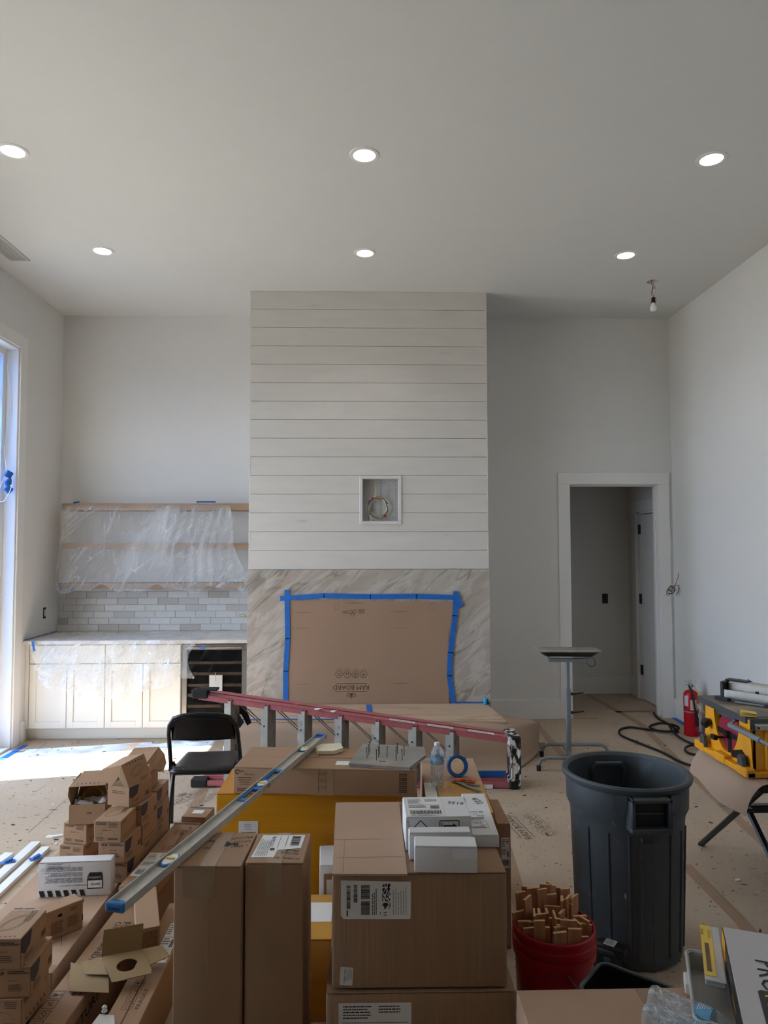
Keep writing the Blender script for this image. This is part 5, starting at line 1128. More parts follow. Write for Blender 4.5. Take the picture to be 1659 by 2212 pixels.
# --- slab with nails, foam, level, bottle, tape roll, square
t = thing('mortar_slab', 'dusty grey tile slab with nails standing on it, on the long brown carton', 'slab', (0, 0, 0))
P = [(-.085, 3.33), (.195, 3.262), (.285, 3.45), (.290, 3.585), (-.02, 3.655)]
MB(TILEG).prism(P, .014, T(0, 0, .744)).build('slab', t)
MB(PAPERB).prism([(p[0], p[1]) for p in P], .004, T(0, 0, .7435)).build('back_face', t)
nm = MB(BLACKM).lathe([(.0013, 0), (.0016, .004), (.0016, .048), (.0045, .049), (.0045, .051)], 8)
nl0 = nm.build('nail')
NP = [(793,1637), (796,1630), (799,1622), (812,1642), (817,1636), (820,1628), (836,1633), (856,1642), (855,1636), (859,1628), (869,1641), (873,1633)]
for i, p in enumerate([(0.001, 3.405, 0.760), (0.010, 3.450, 0.760), (0.015, 3.503, 0.760), (0.045, 3.368, 0.760), (0.056, 3.411, 0.760), (0.062, 3.463, 0.760), (0.096, 3.417, 0.760), (0.138, 3.358, 0.760), (0.138, 3.409, 0.760), (0.149, 3.468, 0.760), (0.167, 3.364, 0.760), (0.179, 3.429, 0.760)]):
    o = nl0 if i == 0 else nl0.copy()
    if i: COL.objects.link(o)
    tag(o, 'dark nail standing upright on the dusty slab', 'nail', 'nails on the slab'); o.location = (p[0], p[1], .7585); o.rotation_euler = (R(random.uniform(-3, 3)), R(random.uniform(-3, 3)), 0)
o = nl0.copy(); COL.objects.link(o); o.location = (0.087, 3.339, 0.762); o.rotation_euler = (0, R(-75), R(50)); tag(o, 'dark nail lying tilted among the upright nails on the slab', 'nail', 'nails on the slab')
t = thing('foam_pad', 'small torn off-white foam pad on the long carton beside the level', 'foam', (-0.196, 3.578, 0.745), rz=6)
MB(FOAM).prism([(-.05, -.06), (.03, -.065), (.075, -.02), (.07, .06), (-.03, .065), (-.06, .02)], .018).build('pad', t)
# spirit level, lying flat across the cartons
Lp, Lq = Vector((-.700, 2.035, .752)), Vector((-.243, 3.765, .752)); dd = (Lq - Lp); LL = dd.length; ang = math.degrees(math.atan2(dd.y, dd.x))
t = thing('spirit_level', 'long aluminium spirit level with blue ends lying across the cartons', 'level', Lp, ang)
W2 = .0275; HT = .026
lv = MB(ALU); lv.box(0, LL, -W2, -W2 + .004, 0, HT, ALU, .0008).box(0, LL, W2 - .004, W2, 0, HT, ALU, .0008)
cut = [(0.0, .03), (.24, .33), (.82, 1.22), (1.50, 1.58), (LL - .03, LL)]
x = 0.0
for (a, c_) in cut:
    if a > x: lv.box(x, a, -W2 + .004, W2 - .004, .010, .014, ALU, 0)
    x = c_
lv.build('beam', t)
for (x0, x1, nm_) in ((-.012, .030, 'end'), (LL - .03, LL + .012, 'end')):
    MB(LEVC).box(x0, .0 if x0 < 0 else x1, -W2 - .001, W2 + .001, -.0005, HT + .001, LEVC, .003).box(x0, x1, -W2 + .004, W2 - .004, .002, .015, LEVC, .002).build('end_cap', t) if x0 < 0 else MB(LEVC).box(LL, LL + .012, -W2 - .001, W2 + .001, -.0005, HT + .001, LEVC, .003).box(x0, LL, -W2 + .004, W2 - .004, .002, .016, LEVC, .002).build('end_cap', t)
q = MB(INK); q.text(frame((-.0125, 0, .008), (0, -1, 0), (0, 0, 1)), 0, 0, 'EMPIRE', .011, INK, center=True); q.build('cap_print', t)
def vial(x, l):
    v_ = MB(LEVC); oval = [(x + l / 2 * math.cos(a), (W2 - .005) * math.sin(a)) for a in [2 * PI * i / 24 for i in range(24)]]
    v_.prism(oval, .016, T(0, 0, .003), LEVC)
    oval2 = [(x + (l / 2 - .006) * math.cos(a), (W2 - .009) * math.sin(a)) for a in [2 * PI * i / 24 for i in range(24)]]
    v_.prism(oval2, .0025, T(0, 0, .019), PAPERB); vo = v_.build('vial_housing', t, smooth=30)
    MB(YELT).tube([(x, -.014, .0235), (x, .014, .0235)], .0045, n=8).build('vial', vo)
vial(.285, .088); vial(1.02, .075); vial(1.54, .075)
for (a, c_) in ((.82, .985), (1.055, 1.22)):
    g_ = MB(LEVC); g_.box(a, c_, -W2 + .004, -W2 + .012, .004, .018, LEVC, .002).box(a, c_, W2 - .012, W2 - .004, .004, .018, LEVC, .002).box(a, a + .028, -W2 + .012, W2 - .012, .004, .018, LEVC, .002).box(c_ - .028, c_, -W2 + .012, W2 - .012, .004, .018, LEVC, .002); g_.build('hand_hole_grip', t)
q = MB(INK); M2 = frame((0, -W2 - .0003, 0), (1, 0, 0), (0, 0, 1)); q.ring(M2, 1.02, .013, .010, .006, .004, INK, 12); q.text(M2, .9, .008, '', .01, INK); q.build('maker_mark', t)
def bottle(name, lab, M_, water=0.0, h=.205, r=.0325, lie=False):
    t = thing(name, lab, 'water bottle', (0, 0, 0), group='clear plastic water bottles'); t.matrix_world = M_
    prof = [(.001, .004), (.018, .001), (r * .9, .004), (r, .014)]
    z = .02
    while z < h * .52: prof += [(r, z), (r * .955, z + .006), (r, z + .012)]; z += .014
    prof += [(r, h * .56), (r, h * .72), (r * .93, h * .78), (r * .7, h * .86), (.0145, h * .93), (.0125, h * .96), (.0125, h * .985)]
    MB(WATER).lathe(prof, 28, cap0=False, cap1=False).build('body', t, smooth=60)
    MB(BLABEL).lathe([(r + .0006, h * .54), (r + .0006, h * .71)], 28, cap0=False, cap1=False).build('wrap_label', t, smooth=True)
    q = MB(PAPER)
    for k in range(6): cylrect(q, r + .0012, -140, -60 - k * 5, h * .56 + k * .0052, h * .56 + k * .0052 + .0018, PAPER, 8)
    q.build('label_print', t, kind='stuff')
    MB(PAPERB).lathe([(.0145, h * .945), (.0145, h), (.012, h + .002), (0, h + .002)], 20, cap0=False, cap1=False).build('cap', t, smooth=40)
    return t
p = (0.336, 3.406, 0.622)
bottle('water_bottle', 'clear water bottle with a blue label standing upright on the taped carton', T(p[0], p[1], .6225, 0, 0, 10))
t = thing('tape_roll', 'blue masking tape roll standing behind the orange square', 'tape', (0.451, 3.558, 0.622), rz=8)
Mr = T(0, 0, .040, 62, 0, 0); 
MB(BLUET).lathe([(.040, -.012), (.052, -.012), (.052, .012), (.040, .012), (.040, -.012)], 40, M=T(0, 0, .048, 72, 0, 0), cap0=False, cap1=False).build('tape', t, smooth=40)
MB(BLACKP).lathe([(.037, -.012), (.0402, -.012), (.0402, .012), (.037, .012), (.037, -.012)], 40, M=T(0, 0, .048, 72, 0, 0), cap0=False, cap1=False).build('core', t, smooth=40)
MB(BLUET).prism([(0, 0), (.03, -.012), (.034, -.055), (.024, -.075), (.016, -.02)], .001, frame((.012, -.004, .100), (1, 0, 0), (0, .2, 1))).build('loose_end', t)
t = thing('combination_square', 'orange handled square with two grey blades on the yellow tape', 'square', (0.463, 3.442, 0.624), rz=-20)
MB(ORANGE).box(-.045, .055, .018, .032, 0, .014, ORANGE, .002).box(-.045, -.01, -.0, .018, 0, .012, ORANGE, .002).box(.01, .05, .0, .008, .0, .012, ORANGE, .002).box(.04, .055, .0, .02, 0, .012, ORANGE, .002).build('handle', t)
MB(TEAL).box(.005, .03, .008, .018, .002, .013, TEAL, .003).build('vial', t)
MB(GALV).box(-.055, .085, -.010, .006, .001, .003, GALV, 0, M=T(0, 0, 0, 0, 0, -8)).build('blade', t); MB(GALV).box(-.06, .10, -.012, .008, .0035, .0055, GALV, 0, M=T(.02, -.035, 0, 0, 0, -35)).build('blade', t)
tag(MB(BLUEC).lathe([(.016, 0), (.018, .004), (.018, .045), (.012, .055), (.008, .058), (.006, .068)], 20, M=T(1.07, 6.40, .336)).box(1.085, 1.095, 6.385, 6.415, .34, .385, BLACKP).build('chalk_bottle', None, smooth=40), 'small bright blue chalk bottle on the plywood at the right end of the hearth', 'bottle')
strip3('masking_tape', [(-3.036, 5.993, 0.002), (-3.039, 6.229, 0.002), (-3.038, 6.440, 0.002)], .05, (1, 0, 0), 'blue tape strip on the floor along the sill of the tall window')

# ------------------------------------------------------------ foreground right: carton, case, product box, bottles
t, top, fr, rt, lf_, w, d, h = carton('carton', 'light brown carton across the bottom right corner, carrying the water bottles', (.425, 1.50, .50), (1.30, 1.50, .50), .565, 0, CARDL, flaps='o', bev=.008)
MB(CARD).rect(top, .34, .30, .42, .56, PTAPE, .0006).build('tape', t)
TB = .5012
t = thing('storage_case', 'open off-white plastic case behind the bottles, right foreground', 'case', (.998, 1.955, TB), rz=-21)
sc_ = MB(GREYP); loft(sc_, [rrect(.105, .165, .02, .0), rrect(.11, .17, .02, .055), rrect(.103, .163, .018, .055), rrect(.098, .158, .015, .005)], GREYP); sc_.build('tray', t, smooth=40)
MB(GREYP).tube([Vector(p) for p in rrect(.1085, .1685, .02, .055)], .004, n=6, closed=True).build('rim', t, smooth=True)
MB(PAPERB).box(-.122, -.108, .0, .06, .02, .05, PAPERB, .003).build('latch', t)
t = thing('yellow_card', 'grey card with a yellow printed strip standing between the case and the black-edged box', 'card', (1.028, 2.13, .582), rz=-23)
MM = T(0, 0, 0); MB(GREYP).box(-.030, .024, -.20, .10, .0, .004, GREYP, .002).build('card', t); q = MB(YELT, INK); M2 = frame((-.030, -.20, .0045), (1, 0, 0), (0, 1, 0)); q.rect(M2, 0, .02, .030, .295, YELT)
q.rect(M2, .008, .04, .020, .19, INKF, .0012); q.text(M2, .008, .235, 'DEWALT', .010, INK, rot=90, e=.0012); q.lines_of_text(M2, .022, .22, .06, 1, .003, INK, rot=90); q.lines_of_text(M2, .026, .22, .06, 1, .003, INK, rot=90); q.build('print', t, kind='stuff')
MB(GREYP).box(-.028, .022, -.19, -.10, -.018, .0, GREYP, .002).build('support', t)
t = thing('product_box', 'pale grey product box with black edge and PROFIT lettering at the right frame edge', 'box', (1.050, 2.111, 0.645), rz=-21.6)
t.location.z = .5585; w_, l_, h_ = .30, .62, .085
MB(PAPERB).box(0, w_, -l_, 0, 0, h_, mat('box_grey', '#b9b4b4', .5, var=.02), .003).build('body', t)
q = MB(BLACKP); M2 = frame((-.0006, 0, 0), (0, -1, 0), (0, 0, 1)); q.rect(M2, .0, 0, l_, h_, BLACKP); q.rect(M2, .0, 0, .085, h_, mat('print_orange', '#e8a21f', .5, var=.02), .0012)
Mt = frame((0, 0, h_ + .0004), (0, -1, 0), (1, 0, 0)); ORN = bpy.data.materials['print_orange']
q.text(M2, .26, .03, 'MAX FIT', .022, ORN, e=.0016)
q.text(M2, .02, .03, 'MAX', .024, INK, e=.0018)
q.text(Mt, .15, .065, 'PRO', .075, INK, sx=1.05); q.poly(Mt, [(.305, .052), (.455, .052), (.462, .06), (.462, .135), (.455, .143), (.305, .143), (.298, .135), (.298, .06)], BLACKP, .0010); q.text(Mt, .312, .066, 'FIT', .075, ORN, sx=1.05, e=.0018); q.line(Mt, [(0, .15), (l_, .17)], .001, INKF)
q.build('print', t, kind='stuff')
tag(MB(GREYP).tube([(1.06 + .028 * math.cos(R(a)), 1.75 + .028 * math.sin(R(a)), .648) for a in range(0, 360, 18)], .004, n=8, closed=True).build('metal_ring', None, smooth=True), 'grey ring lying on the product box at the right frame edge', 'ring')
bottle('water_bottle', 'clear water bottle lying on its side on the light brown carton, farther one', Matrix.Translation((.772, 1.965, .5365)) @ Matrix.Rotation(R(-133), 4, 'Z') @ Matrix.Rotation(R(-90), 4, 'X'), h=.23, r=.034)
bottle('water_bottle', 'clear water bottle lying on its side at the bottom right, nearer one', Matrix.Translation((.728, 1.895, .5365)) @ Matrix.Rotation(R(-131), 4, 'Z') @ Matrix.Rotation(R(-90), 4, 'X'), h=.23, r=.034)
# ------------------------------------------------------------ left foreground: flat and long cartons
t, top, fr, rt, lf_, w, d, h = carton('flat_carton', 'large flat brown carton on the floor under the small boxes and the white control box', (-1.568, 2.662, .22), (-1.142, 2.662, .22), 1.30, 0, CARDL, flaps='o', bev=.008)
q = MB(INKB); q.line(top, [(.05, .35), (.40, .35)], .003, INKB); q.lines_of_text(top, .06, .46, .30, 1, .02, INKB); q.line(top, [(.38, .30), (.34, .18)], .002, INKB); q.line(top, [(.38, .18), (.34, .28)], .002, INKB); q.build('print', t, kind='stuff')
MB(PTAPE).rect(fr, .24, .02, .42, h, PTAPE, .001).rect(top, .27, .0, .42, .05, PTAPE, .001).build('tape', t)
def fragile_col(q, M, u, v, k, n, m, rot=0, word=True):
    MM = M @ Matrix.Translation((u, v, 0)) @ Matrix.Rotation(R(rot), 4, 'Z')
    for i in range(n):
        x = -i * k * 1.25; q.line(MM, [(x, 0), (x + k, 0), (x + k, k), (x, k)], k * .05, m, closed=True)
        c = x + k / 2
        if i % 4 == 0: q.line(MM, [(c - k * .2, k * .15), (c + k * .2, k * .15)], k * .06, m); q.line(MM, [(c, k * .15), (c, k * .5)], k * .06, m); q.poly(MM, [(c - k * .2, k * .85), (c - k * .12, k * .5), (c + k * .12, k * .5), (c + k * .2, k * .85)][::-1], m, .0012)
        if i % 4 == 1: q.line(MM, [(c - k * .25, k * .2), (c + k * .2, k * .75), (c + k * .25, k * .3), (c - k * .2, k * .6)], k * .05, m)
        if i % 4 == 2: q.ring(MM, c, k / 2, k * .3, k * .3, k * .05, m, 14); q.line(MM, [(c - k * .2, k * .3), (c + k * .2, k * .7)], k * .05, m)
        if i % 4 == 3: q.ring(MM, c, k * .5, k * .3, k * .25, k * .05, m, 10, a0=0, a1=180); q.line(MM, [(c, k * .1), (c, k * .5)], k * .06, m)
    if word: q.text(MM, -(n - 1) * k * 1.25, -k * .75, 'FRAGILE', k * .62, m, sx=1.45)
t, top, fr, rt, lf_, w, d, h = carton('long_carton', 'long brown moulding carton printed FRAGILE, left of the pair in the lower left foreground', (-1.136, 1.95, .20), (-1.012, 1.945, .20), 1.75, 0, CARD, flaps='o', bev=.005)
q = MB(INK); fragile_col(q, top, .048, .60, .042, 6, INK, rot=90)
q.text(top, .045, 1.10, 'OPEN HANDLING', .036, INK, rot=-90, sx=1.25); q.text(top, .075, 1.10, 'FURNITURE MOLDING', .048, INK, rot=-90); q.text(rt, .38, .12, 'FURNITURE MOLDING', .05, INK, sx=1.4); fragile_col(q, rt, .20, .12, .042, 3, INK, rot=0); q.build('print', t, kind='stuff')
t, top, fr, rt, lf_, w, d, h = carton('long_carton', 'long brown carton printed FRAGILE, right of the pair in the lower left foreground', (-.870, 1.95, .20), (-.749, 1.95, .20), 1.25, 0, CARD, flaps='x', bev=.005)
q = MB(INKB); fragile_col(q, top, .070, .66, .034, 4, INKB, rot=90); q.line(top, [(.06, .46), (.06, .72)], .0015, INKB); q.build('print', t, kind='stuff')
part(shiplabel(top, .055, .80, .055, .28, 31), t)
t, top, fr, rt, lf_, w, d, h = carton('narrow_carton', 'crushed narrow brown carton lying beside the tall carton, under the level', (-.890, 2.80, .295), (-.803, 2.83, .295), .34, .202, CARD, flaps='o', bev=.008)
MB(CARDE).rect(fr, .008, .008, w - .01, h - .012, CARDE, .0012).build('shaded_end_patch', t)  # flat darker face painted for the shaded inside of the open end
t, top, fr, rt, lf_, w, d, h = carton('long_carton', 'long brown carton with a big shipping label and handwriting, leaning beside the small boxes', (-1.088, 3.180, .282), (-.948, 3.169, .282), .72, .203, CARD, flaps='o', bev=.006)
part(shiplabel(top, .01, .10, .115, .24, 41), t)
q = MB(INK); q.text(top, .11, .43, 'IMMER TROCKEN', .020, INK, rot=96); q.text(top, .135, .44, 'HALTEN', .018, INK, rot=96); q.line(top, [(.05, .38), (.13, .38), (.13, .42), (.05, .42)], .003, INK, closed=True); q.ring(top, .09, .40, .015, .015, .003, INK, 10); q.line(top, [(.05, .56), (.13, .56), (.13, .61), (.05, .61)], .003, INK, closed=True); q.ring(top, .09, .585, .015, .015, .003, INK, 10)
q.text(top, .10, .63, '3', .04, INK, rot=20); q.line(top, [(.04, .70), (.12, .69)], .003, INK); q.line(top, [(.04, .73), (.09, .69), (.12, .75)], .002, INK); q.line(top, [(.08, .70), (.10, .78)], .002, INK); q.build('handwriting', t)
MB(DARK).rect(fr, .012, .01, w - .012, h - .012, DARK, .001).build('shaded_end_patch', t)  # flat black face stands in for the shade inside the open end
q = MB(PAPER); q.rect(lf_, .03, h - .05, .13, h - .01, PAPER, .001); q.lines_of_text(lf_, .04, h - .022, .08, 2, .012, INKF); q.build('sticker', t)
MB(INKB).rect(top, .0, d - .03, w, d - .015, INKB, .001).build('end_tape', t)
t, top, fr, rt, lf_, w, d, h = carton('carton', 'brown carton with a small white sticker at the far end behind the labelled long carton', (-1.01, 3.925, .30), (-.872, 3.91, .30), .15, 0, CARD, flaps='o', bev=.006)
q = MB(PAPER); q.rect(top, .04, .05, .10, .10, PAPER, .001); q.lines_of_text(top, .045, .085, .05, 3, .012, INKF); q.build('sticker', t); MB(INKB).rect(top, .0, .125, w, .145, INKF, .001).build('end_tape', t)
# unfolded carton with a round hole
t = thing('unfolded_carton', 'unfolded cardboard insert with a round hole lying on the long cartons', 'cardboard', (0, 0, 0))
a, b_, c_, d_ = [Vector(p) for p in ((-0.986, 2.713, 0.245), (-0.852, 2.757, 0.245), (-0.767, 2.625, 0.235), (-0.896, 2.572, 0.235))]
ctr = (a + b_ + c_ + d_) / 4; n = 32; vs = []; fs = []
ex = ((b_ - a) + (c_ - d_)).normalized(); ez = (b_ - a).cross(d_ - a).normalized(); ey = ez.cross(ex)
quad = [a, b_, c_, d_]
def edge_pt(ang):
    dv = ex * math.cos(ang) - ey * math.sin(ang); best = None
    for i in range(4):
        p, q_ = quad[i] - ctr, quad[(i + 1) % 4] - ctr; e = q_ - p
        A = dv.x; B = -e.x; C = dv.y; D = -e.y; det = A * D - B * C
        if abs(det) < 1e-9: continue
        s_ = (p.x * D - B * p.y) / det; u_ = (A * p.y - C * p.x) / det
        if s_ > 0 and -1e-4 <= u_ <= 1.0001 and (best is None or s_ < best[0]): best = (s_, ctr + dv * s_)
    return best[1] if best else ctr + dv * .06
for i in range(n):
    an = 2 * PI * i / n; vs += [ctr + (ex * math.cos(an) - ey * math.sin(an)) * .037, edge_pt(an)]
vs += quad
for i in range(n): j = (i + 1) % n; fs.append([2 * i, 2 * j, 2 * j + 1, 2 * i + 1])
def panel(name, vs, fs, m=CARDIN):
    o = MB(m).add(vs, fs).build(name, t); s_ = o.modifiers.new('s', 'SOLIDIFY'); s_.thickness = .003; return o
panel('holed_panel', vs[:2 * n], fs)
up = Vector((0, .02, .088))
panel('standing_flap', [a, b_, b_ + up + Vector((0, 0, .0)), a + up], [[0, 1, 2, 3]])
panel('side_flap', [b_, Vector((-0.780, 2.774, 0.250)), Vector((-0.738, 2.730, 0.235)), Vector((-0.791, 2.667, 0.240))], [[0, 1, 2, 3]])
panel('side_flap', [a, Vector((-1.055, 2.704, 0.235)), Vector((-1.019, 2.646, 0.225)), Vector((-0.930, 2.624, 0.235))], [[0, 1, 2, 3]])
panel('end_flap', [Vector((-1.106, 2.734, 0.215)), Vector((-0.933, 2.643, 0.222)), Vector((-0.899, 2.550, 0.214)), Vector((-1.048, 2.575, 0.206))], [[0, 1, 2, 3]])
t = thing('paper_slip', 'folded white paper slip with a crumpled corner at the bottom edge, lower left', 'paper', (-0.862, 2.407, 0.215), rz=20)
MB(PAPER).prism([(-.04, -.08), (.035, -.09), (.03, .01), (-.015, .03), (-.04, -.01)], .003, T(0, 0, 0, 8, 0, 0)).build('slip', t); MB(TISSUE).lathe([(.002, 0), (.010, .006), (.007, .014), (.009, .02), (.002, .026)], 8, M=T(-.0, .03, .006)).build('crumpled_corner', t)
# white trim boards with blue tape
BG = 'white trim boards on the floor at the left edge'
for (a, b_, w_, lab, z0) in (((-1.963, 4.313, 0.022), (-1.961, 3.514, 0.022), .055, 'white trim board, middle of the three lying at the left edge', .0), ((-1.873, 4.240, 0.022), (-1.876, 3.440, 0.022), .05, 'white trim board with blue tape, nearest the white control box', .0), ((-2.045, 4.164, 0.022), (-2.097, 3.712, 0.022), .055, 'white trim board, outermost, cut by the left frame edge', .0)):
    a, b_ = Vector(a), Vector(b_); a.z = b_.z = .011 + z0
    o = MB(TRIM).bar(a, b_, w_, .020, TRIM, up=(0, 0, 1), bev=.001).build('trim_board'); 
    # bar cross-section: x = width direction
    tag(o, lab, 'board', BG)
for (p, q_, lab) in (((-1.854, 4.078, 0.026), 38, 'blue tape wrapped round the near white trim board'), ((-1.986, 4.035, 0.026), 30, 'crumpled blue tape on the outermost white trim board')):
    tag(MB(BLUET).box(-.035, .035, -.020, .020, 0, .003, b=.001, M=T(p[0], p[1], .0235, 0, 0, q_)).box(-.02, .025, -.008, .012, .003, .014, b=.003, M=T(p[0], p[1], .0235, 10, -12, q_ + 15)).build('masking_tape'), lab, 'tape')
# ------------------------------------------------------------ small ring-light boxes
SMG = 'small brown light boxes'
def small_proto(kind):
    t = thing('small_box', '-', 'box', (0, 0, -50), 0, SMG); w, d, h = .125, .185, .096
    MB(CARDS).box(-w / 2, w / 2, 0, d, 0, h, CARDS, .002).build('body', t)
    MB(CARDE).box(w / 2 - .0005, w / 2 + .0008, .0, .002, .004, h - .002, CARDE, 0).box(-w / 2 + .004, w / 2 - .004, -.0006, .0, h - .004, h - .0025, CARDE, 0).build('lid_edge', t)
    fr = frame((-w / 2, -.0003, 0), (1, 0, 0), (0, 0, 1)); rt = frame((w / 2 + .0004, 0, 0), (0, 1, 0), (0, 0, 1)); top = frame((-w / 2, 0, h), (1, 0, 0), (0, 1, 0))
    q = MB(INKB, NAVY)
    if kind == 0:
        q.poly(rt, [(.0, .096), (.075, .092), (.062, .050), (.028, .034), (.0, .052)][::-1], NAVY, .001); q.ring(rt, .035, .066, .010, .012, .002, INKF, 10)
        q.barcode(rt, .145, .020, .030, .022, INKB, 3); q.lines_of_text(rt, .02, .026, .07, 3, .007, INKB)
        q.poly(fr, [(.012, .080), (.028, .086), (.024, .072)][::-1], INKB, .001); q.poly(fr, [(.030, .072), (.034, .086), (.044, .080)][::-1], INKB, .001); q.ring(fr, .026, .064, .003, .003, .0012, INKB, 8)
        q.lines_of_text(fr, .052, .082, .07, 2, .006, INKB, h=.6); q.text(fr, .055, .052, 'Ø4-1/4"', .009, INKB); q.lines_of_text(fr, .055, .040, .05, 4, .006, INKB, seed=4)
    else:
        q.lines_of_text(fr, .010, .086, .05, 2, .006, INKB, h=.6); q.lines_of_text(fr, .070, .086, .045, 4, .006, INKB, seed=3); q.line(fr, [(.012, .036), (.035, .036), (.037, .050), (.042, .055), (.085, .055), (.090, .050), (.092, .034), (.115, .034)], .0008, INKB); q.lines_of_text(fr, .04, .055, .025, 1, .005, INKB); q.lines_of_text(fr, .012, .022, .04, 3, .006, INKB, seed=6); q.lines_of_text(fr, .065, .018, .055, 2, .006, INKB, h=.6)
        q.lines_of_text(rt, .015, .085, .06, 3, .006, INKB, seed=8); q.ring(rt, .165, .078, .016, .008, .001, INKB, 12)
        for k in range(6): q.rect(rt, .03 + k * .024, .012, .037 + k * .024, .022, INKB)
    q.ring(top, .055, .10, .030, .052, .0014, INKB, 24, rot=-25); q.ring(top, .055, .10, .024, .044, .001, INKB, 24, rot=-25); q.lines_of_text(top, .095, .18, .08, 3, .008, INKB, rot=-90)
    for k in range(6): q.rect(top, .015 + k * .016, .012, .021 + k * .016, .018, INKB)
    q.build('print', t, kind='stuff')
    return t
protos_s = [small_proto(0), small_proto(1)]; used_p = [False, False]
def sbox(frx, fry, z, rz, kind, lab):
    """frx, fry: front-right bottom corner"""
    a = R(rz); w = .125; x = frx - w / 2 * math.cos(a); y = fry - w / 2 * math.sin(a)
    if used_p[kind]: return dup(protos_s[kind], (x, y, z), rz, lab, SMG)
    used_p[kind] = True; t = protos_s[kind]; t.location = (x, y, z); t.rotation_euler = (0, 0, a); t['label'] = lab; return t
B0 = .2215; hb = .0968
L_ = 'small brown light box, '
sbox(-1.372, 3.515, B0, -9, 1, L_ + 'bottom of the column under the open brass-ring box')
sbox(-1.366, 3.533, B0 + hb, -12, 1, L_ + 'directly under the open brass-ring box')
sbox(-1.103, 3.340, B0, -6, 0, L_ + 'bottom of the front column beside the white control box')
sbox(-1.111, 3.328, B0 + hb, -5, 0, L_ + 'middle of the front column, size mark and dark patch')
sbox(-1.126, 3.315, B0 + 2 * hb, -3, 1, L_ + 'top of the front column, with line drawing facing the camera')
sbox(-1.090, 3.535, B0, -5, 1, L_ + 'bottom of the column behind the front one')
sbox(-1.091, 3.515, B0 + hb, -6, 1, L_ + 'middle of the column behind the front one, icon row')
sbox(-1.095, 3.508, B0 + 2 * hb, -7, 0, L_ + 'top of the column behind the front one, dark patch')
sbox(-1.085, 3.732, B0, -4, 1, L_ + 'bottom of the rearmost column by the chair leg')
sbox(-1.080, 3.726, B0 + hb, -3, 0, L_ + 'middle of the rearmost column by the chair leg')
sbox(-1.078, 3.712, B0 + 2 * hb, -2, 0, L_ + 'third of the rearmost column by the chair leg')
# lower-left stack and its hidden base
p = (-1.134, 2.399, 0.485)
for k, dx in ((0, 0), (1, .0), (2, .006), (3, .028), (4, 0)):
    lab = ('small brown light box, lowest of the lower left corner stack', 'small brown light box, second from below in the lower left corner stack', L_ + 'third down in the lower left corner stack', L_ + 'second down in the lower left corner stack', L_ + 'topmost of the lower left corner stack, ellipse on top')[k]
    sbox(p[0] + dx, p[1] + (.012 if k == 3 else 0), k * hb + .001, (0, 0, -2, 3, 0)[k], (1, 0, 1, 0, 0)[k], lab)
# box standing on its long side
A, B = Vector((-1.259, 2.853, 0.335)), Vector((-1.155, 2.966, 0.335)); dv = (B - A); rz = math.degrees(math.atan2(dv.y, dv.x)); w = dv.length
t = thing('small_box', 'small brown box standing on its narrow side, tab sticking out at right', 'box', ((A.x + B.x) / 2, (A.y + B.y) / 2, B0), rz, SMG)
MB(CARDS).box(-w / 2, w / 2, 0, .075, 0, .113, CARDS, .002).build('body', t); fr = frame((-w / 2, -.0003, 0), (1, 0, 0), (0, 0, 1))
q = MB(INKB, DARK); q.rect(fr, .052, .080, .068, .090, DARK); q.rect(fr, .0, .03, .003, .055, DARK); q.rect(fr, w - .003, .03, w, .055, DARK); q.lines_of_text(fr, .10, .095, .04, 2, .008, INKB); q.lines_of_text(fr, .025, .062, .05, 7, .007, INKB); q.lines_of_text(fr, .09, .062, .05, 6, .007, INKB, seed=2); q.build('print', t, kind='stuff')
MB(CARDS).box(w / 2, w / 2 + .018, .03, .034, .085, .10, CARDS, 0).build('tuck_tab', t)
# open box with the brass ring
t = thing('small_box', 'open small brown box with a brass ring and tissue inside, on the left column', 'box', (-1.364, 3.532, B0 + 2 * hb), 6, SMG)
w, d, h, th_ = .170, .135, .096, .003
w = .168
MB(CARDS).box(-w / 2, w / 2, 0, d, 0, th_, CARDS, 0).box(-w / 2, w / 2, 0, th_, 0, h, CARDS, 0).box(-w / 2, w / 2, d - th_, d, 0, h, CARDS, 0).box(-w / 2, -w / 2 + th_, 0, d, 0, h, CARDS, 0).box(w / 2 - th_, w / 2, 0, d, 0, h, CARDS, 0).build('body', t)
q = MB(INK); fr = frame((-w / 2, -.0004, 0), (1, 0, 0), (0, 0, 1)); rt = frame((w / 2 + .0004, 0, 0), (0, 1, 0), (0, 0, 1)); q.text(fr, .105, .058, 'dals', .016, INK, rot=180); q.lines_of_text(rt, .05, .07, .06, 3, .008, INK); q.poly(rt, [(.012, .068), (.03, .074), (.024, .060)][::-1], INK); q.build('print', t, kind='stuff')
def pan(name, vs, m=CARDS, th=.002):
    o = MB(m).add([Vector(v_) for v_ in vs], [list(range(len(vs)))]).build(name, t); s_ = o.modifiers.new('s', 'SOLIDIFY'); s_.thickness = th; return o
lid = pan('lid', [(-w / 2, -.005, .185), (w / 2, -.012, .190), (w / 2 + .02, .13, .222), (-w / 2 + .03, .13, .218)])
pan('lid_back', [(-w / 2, d, h), (w / 2, d, h), (w / 2 + .02, .13, .220), (-w / 2 + .03, .13, .216)], CARDIN)
pan('lid_ear', [(-w / 2, d, h), (-w / 2 + .02, .13, .216), (-w / 2, -.004, .183), (-w / 2 - .006, .0, .14), (-w / 2 + .004, .02, .09)], CARDIN)
pan('lid_ear', [(w / 2, -.012, .189), (w / 2 + .02, .128, .221), (w / 2 + .045, .09, .178), (w / 2 + .05, .05, .150), (w / 2 + .035, .01, .143), (w / 2 + .008, -.005, .158)])
q = MB(INKB); Ml = frame((-w / 2, -.005, .1885), (1, -.035, .034), (0, .95, .25))
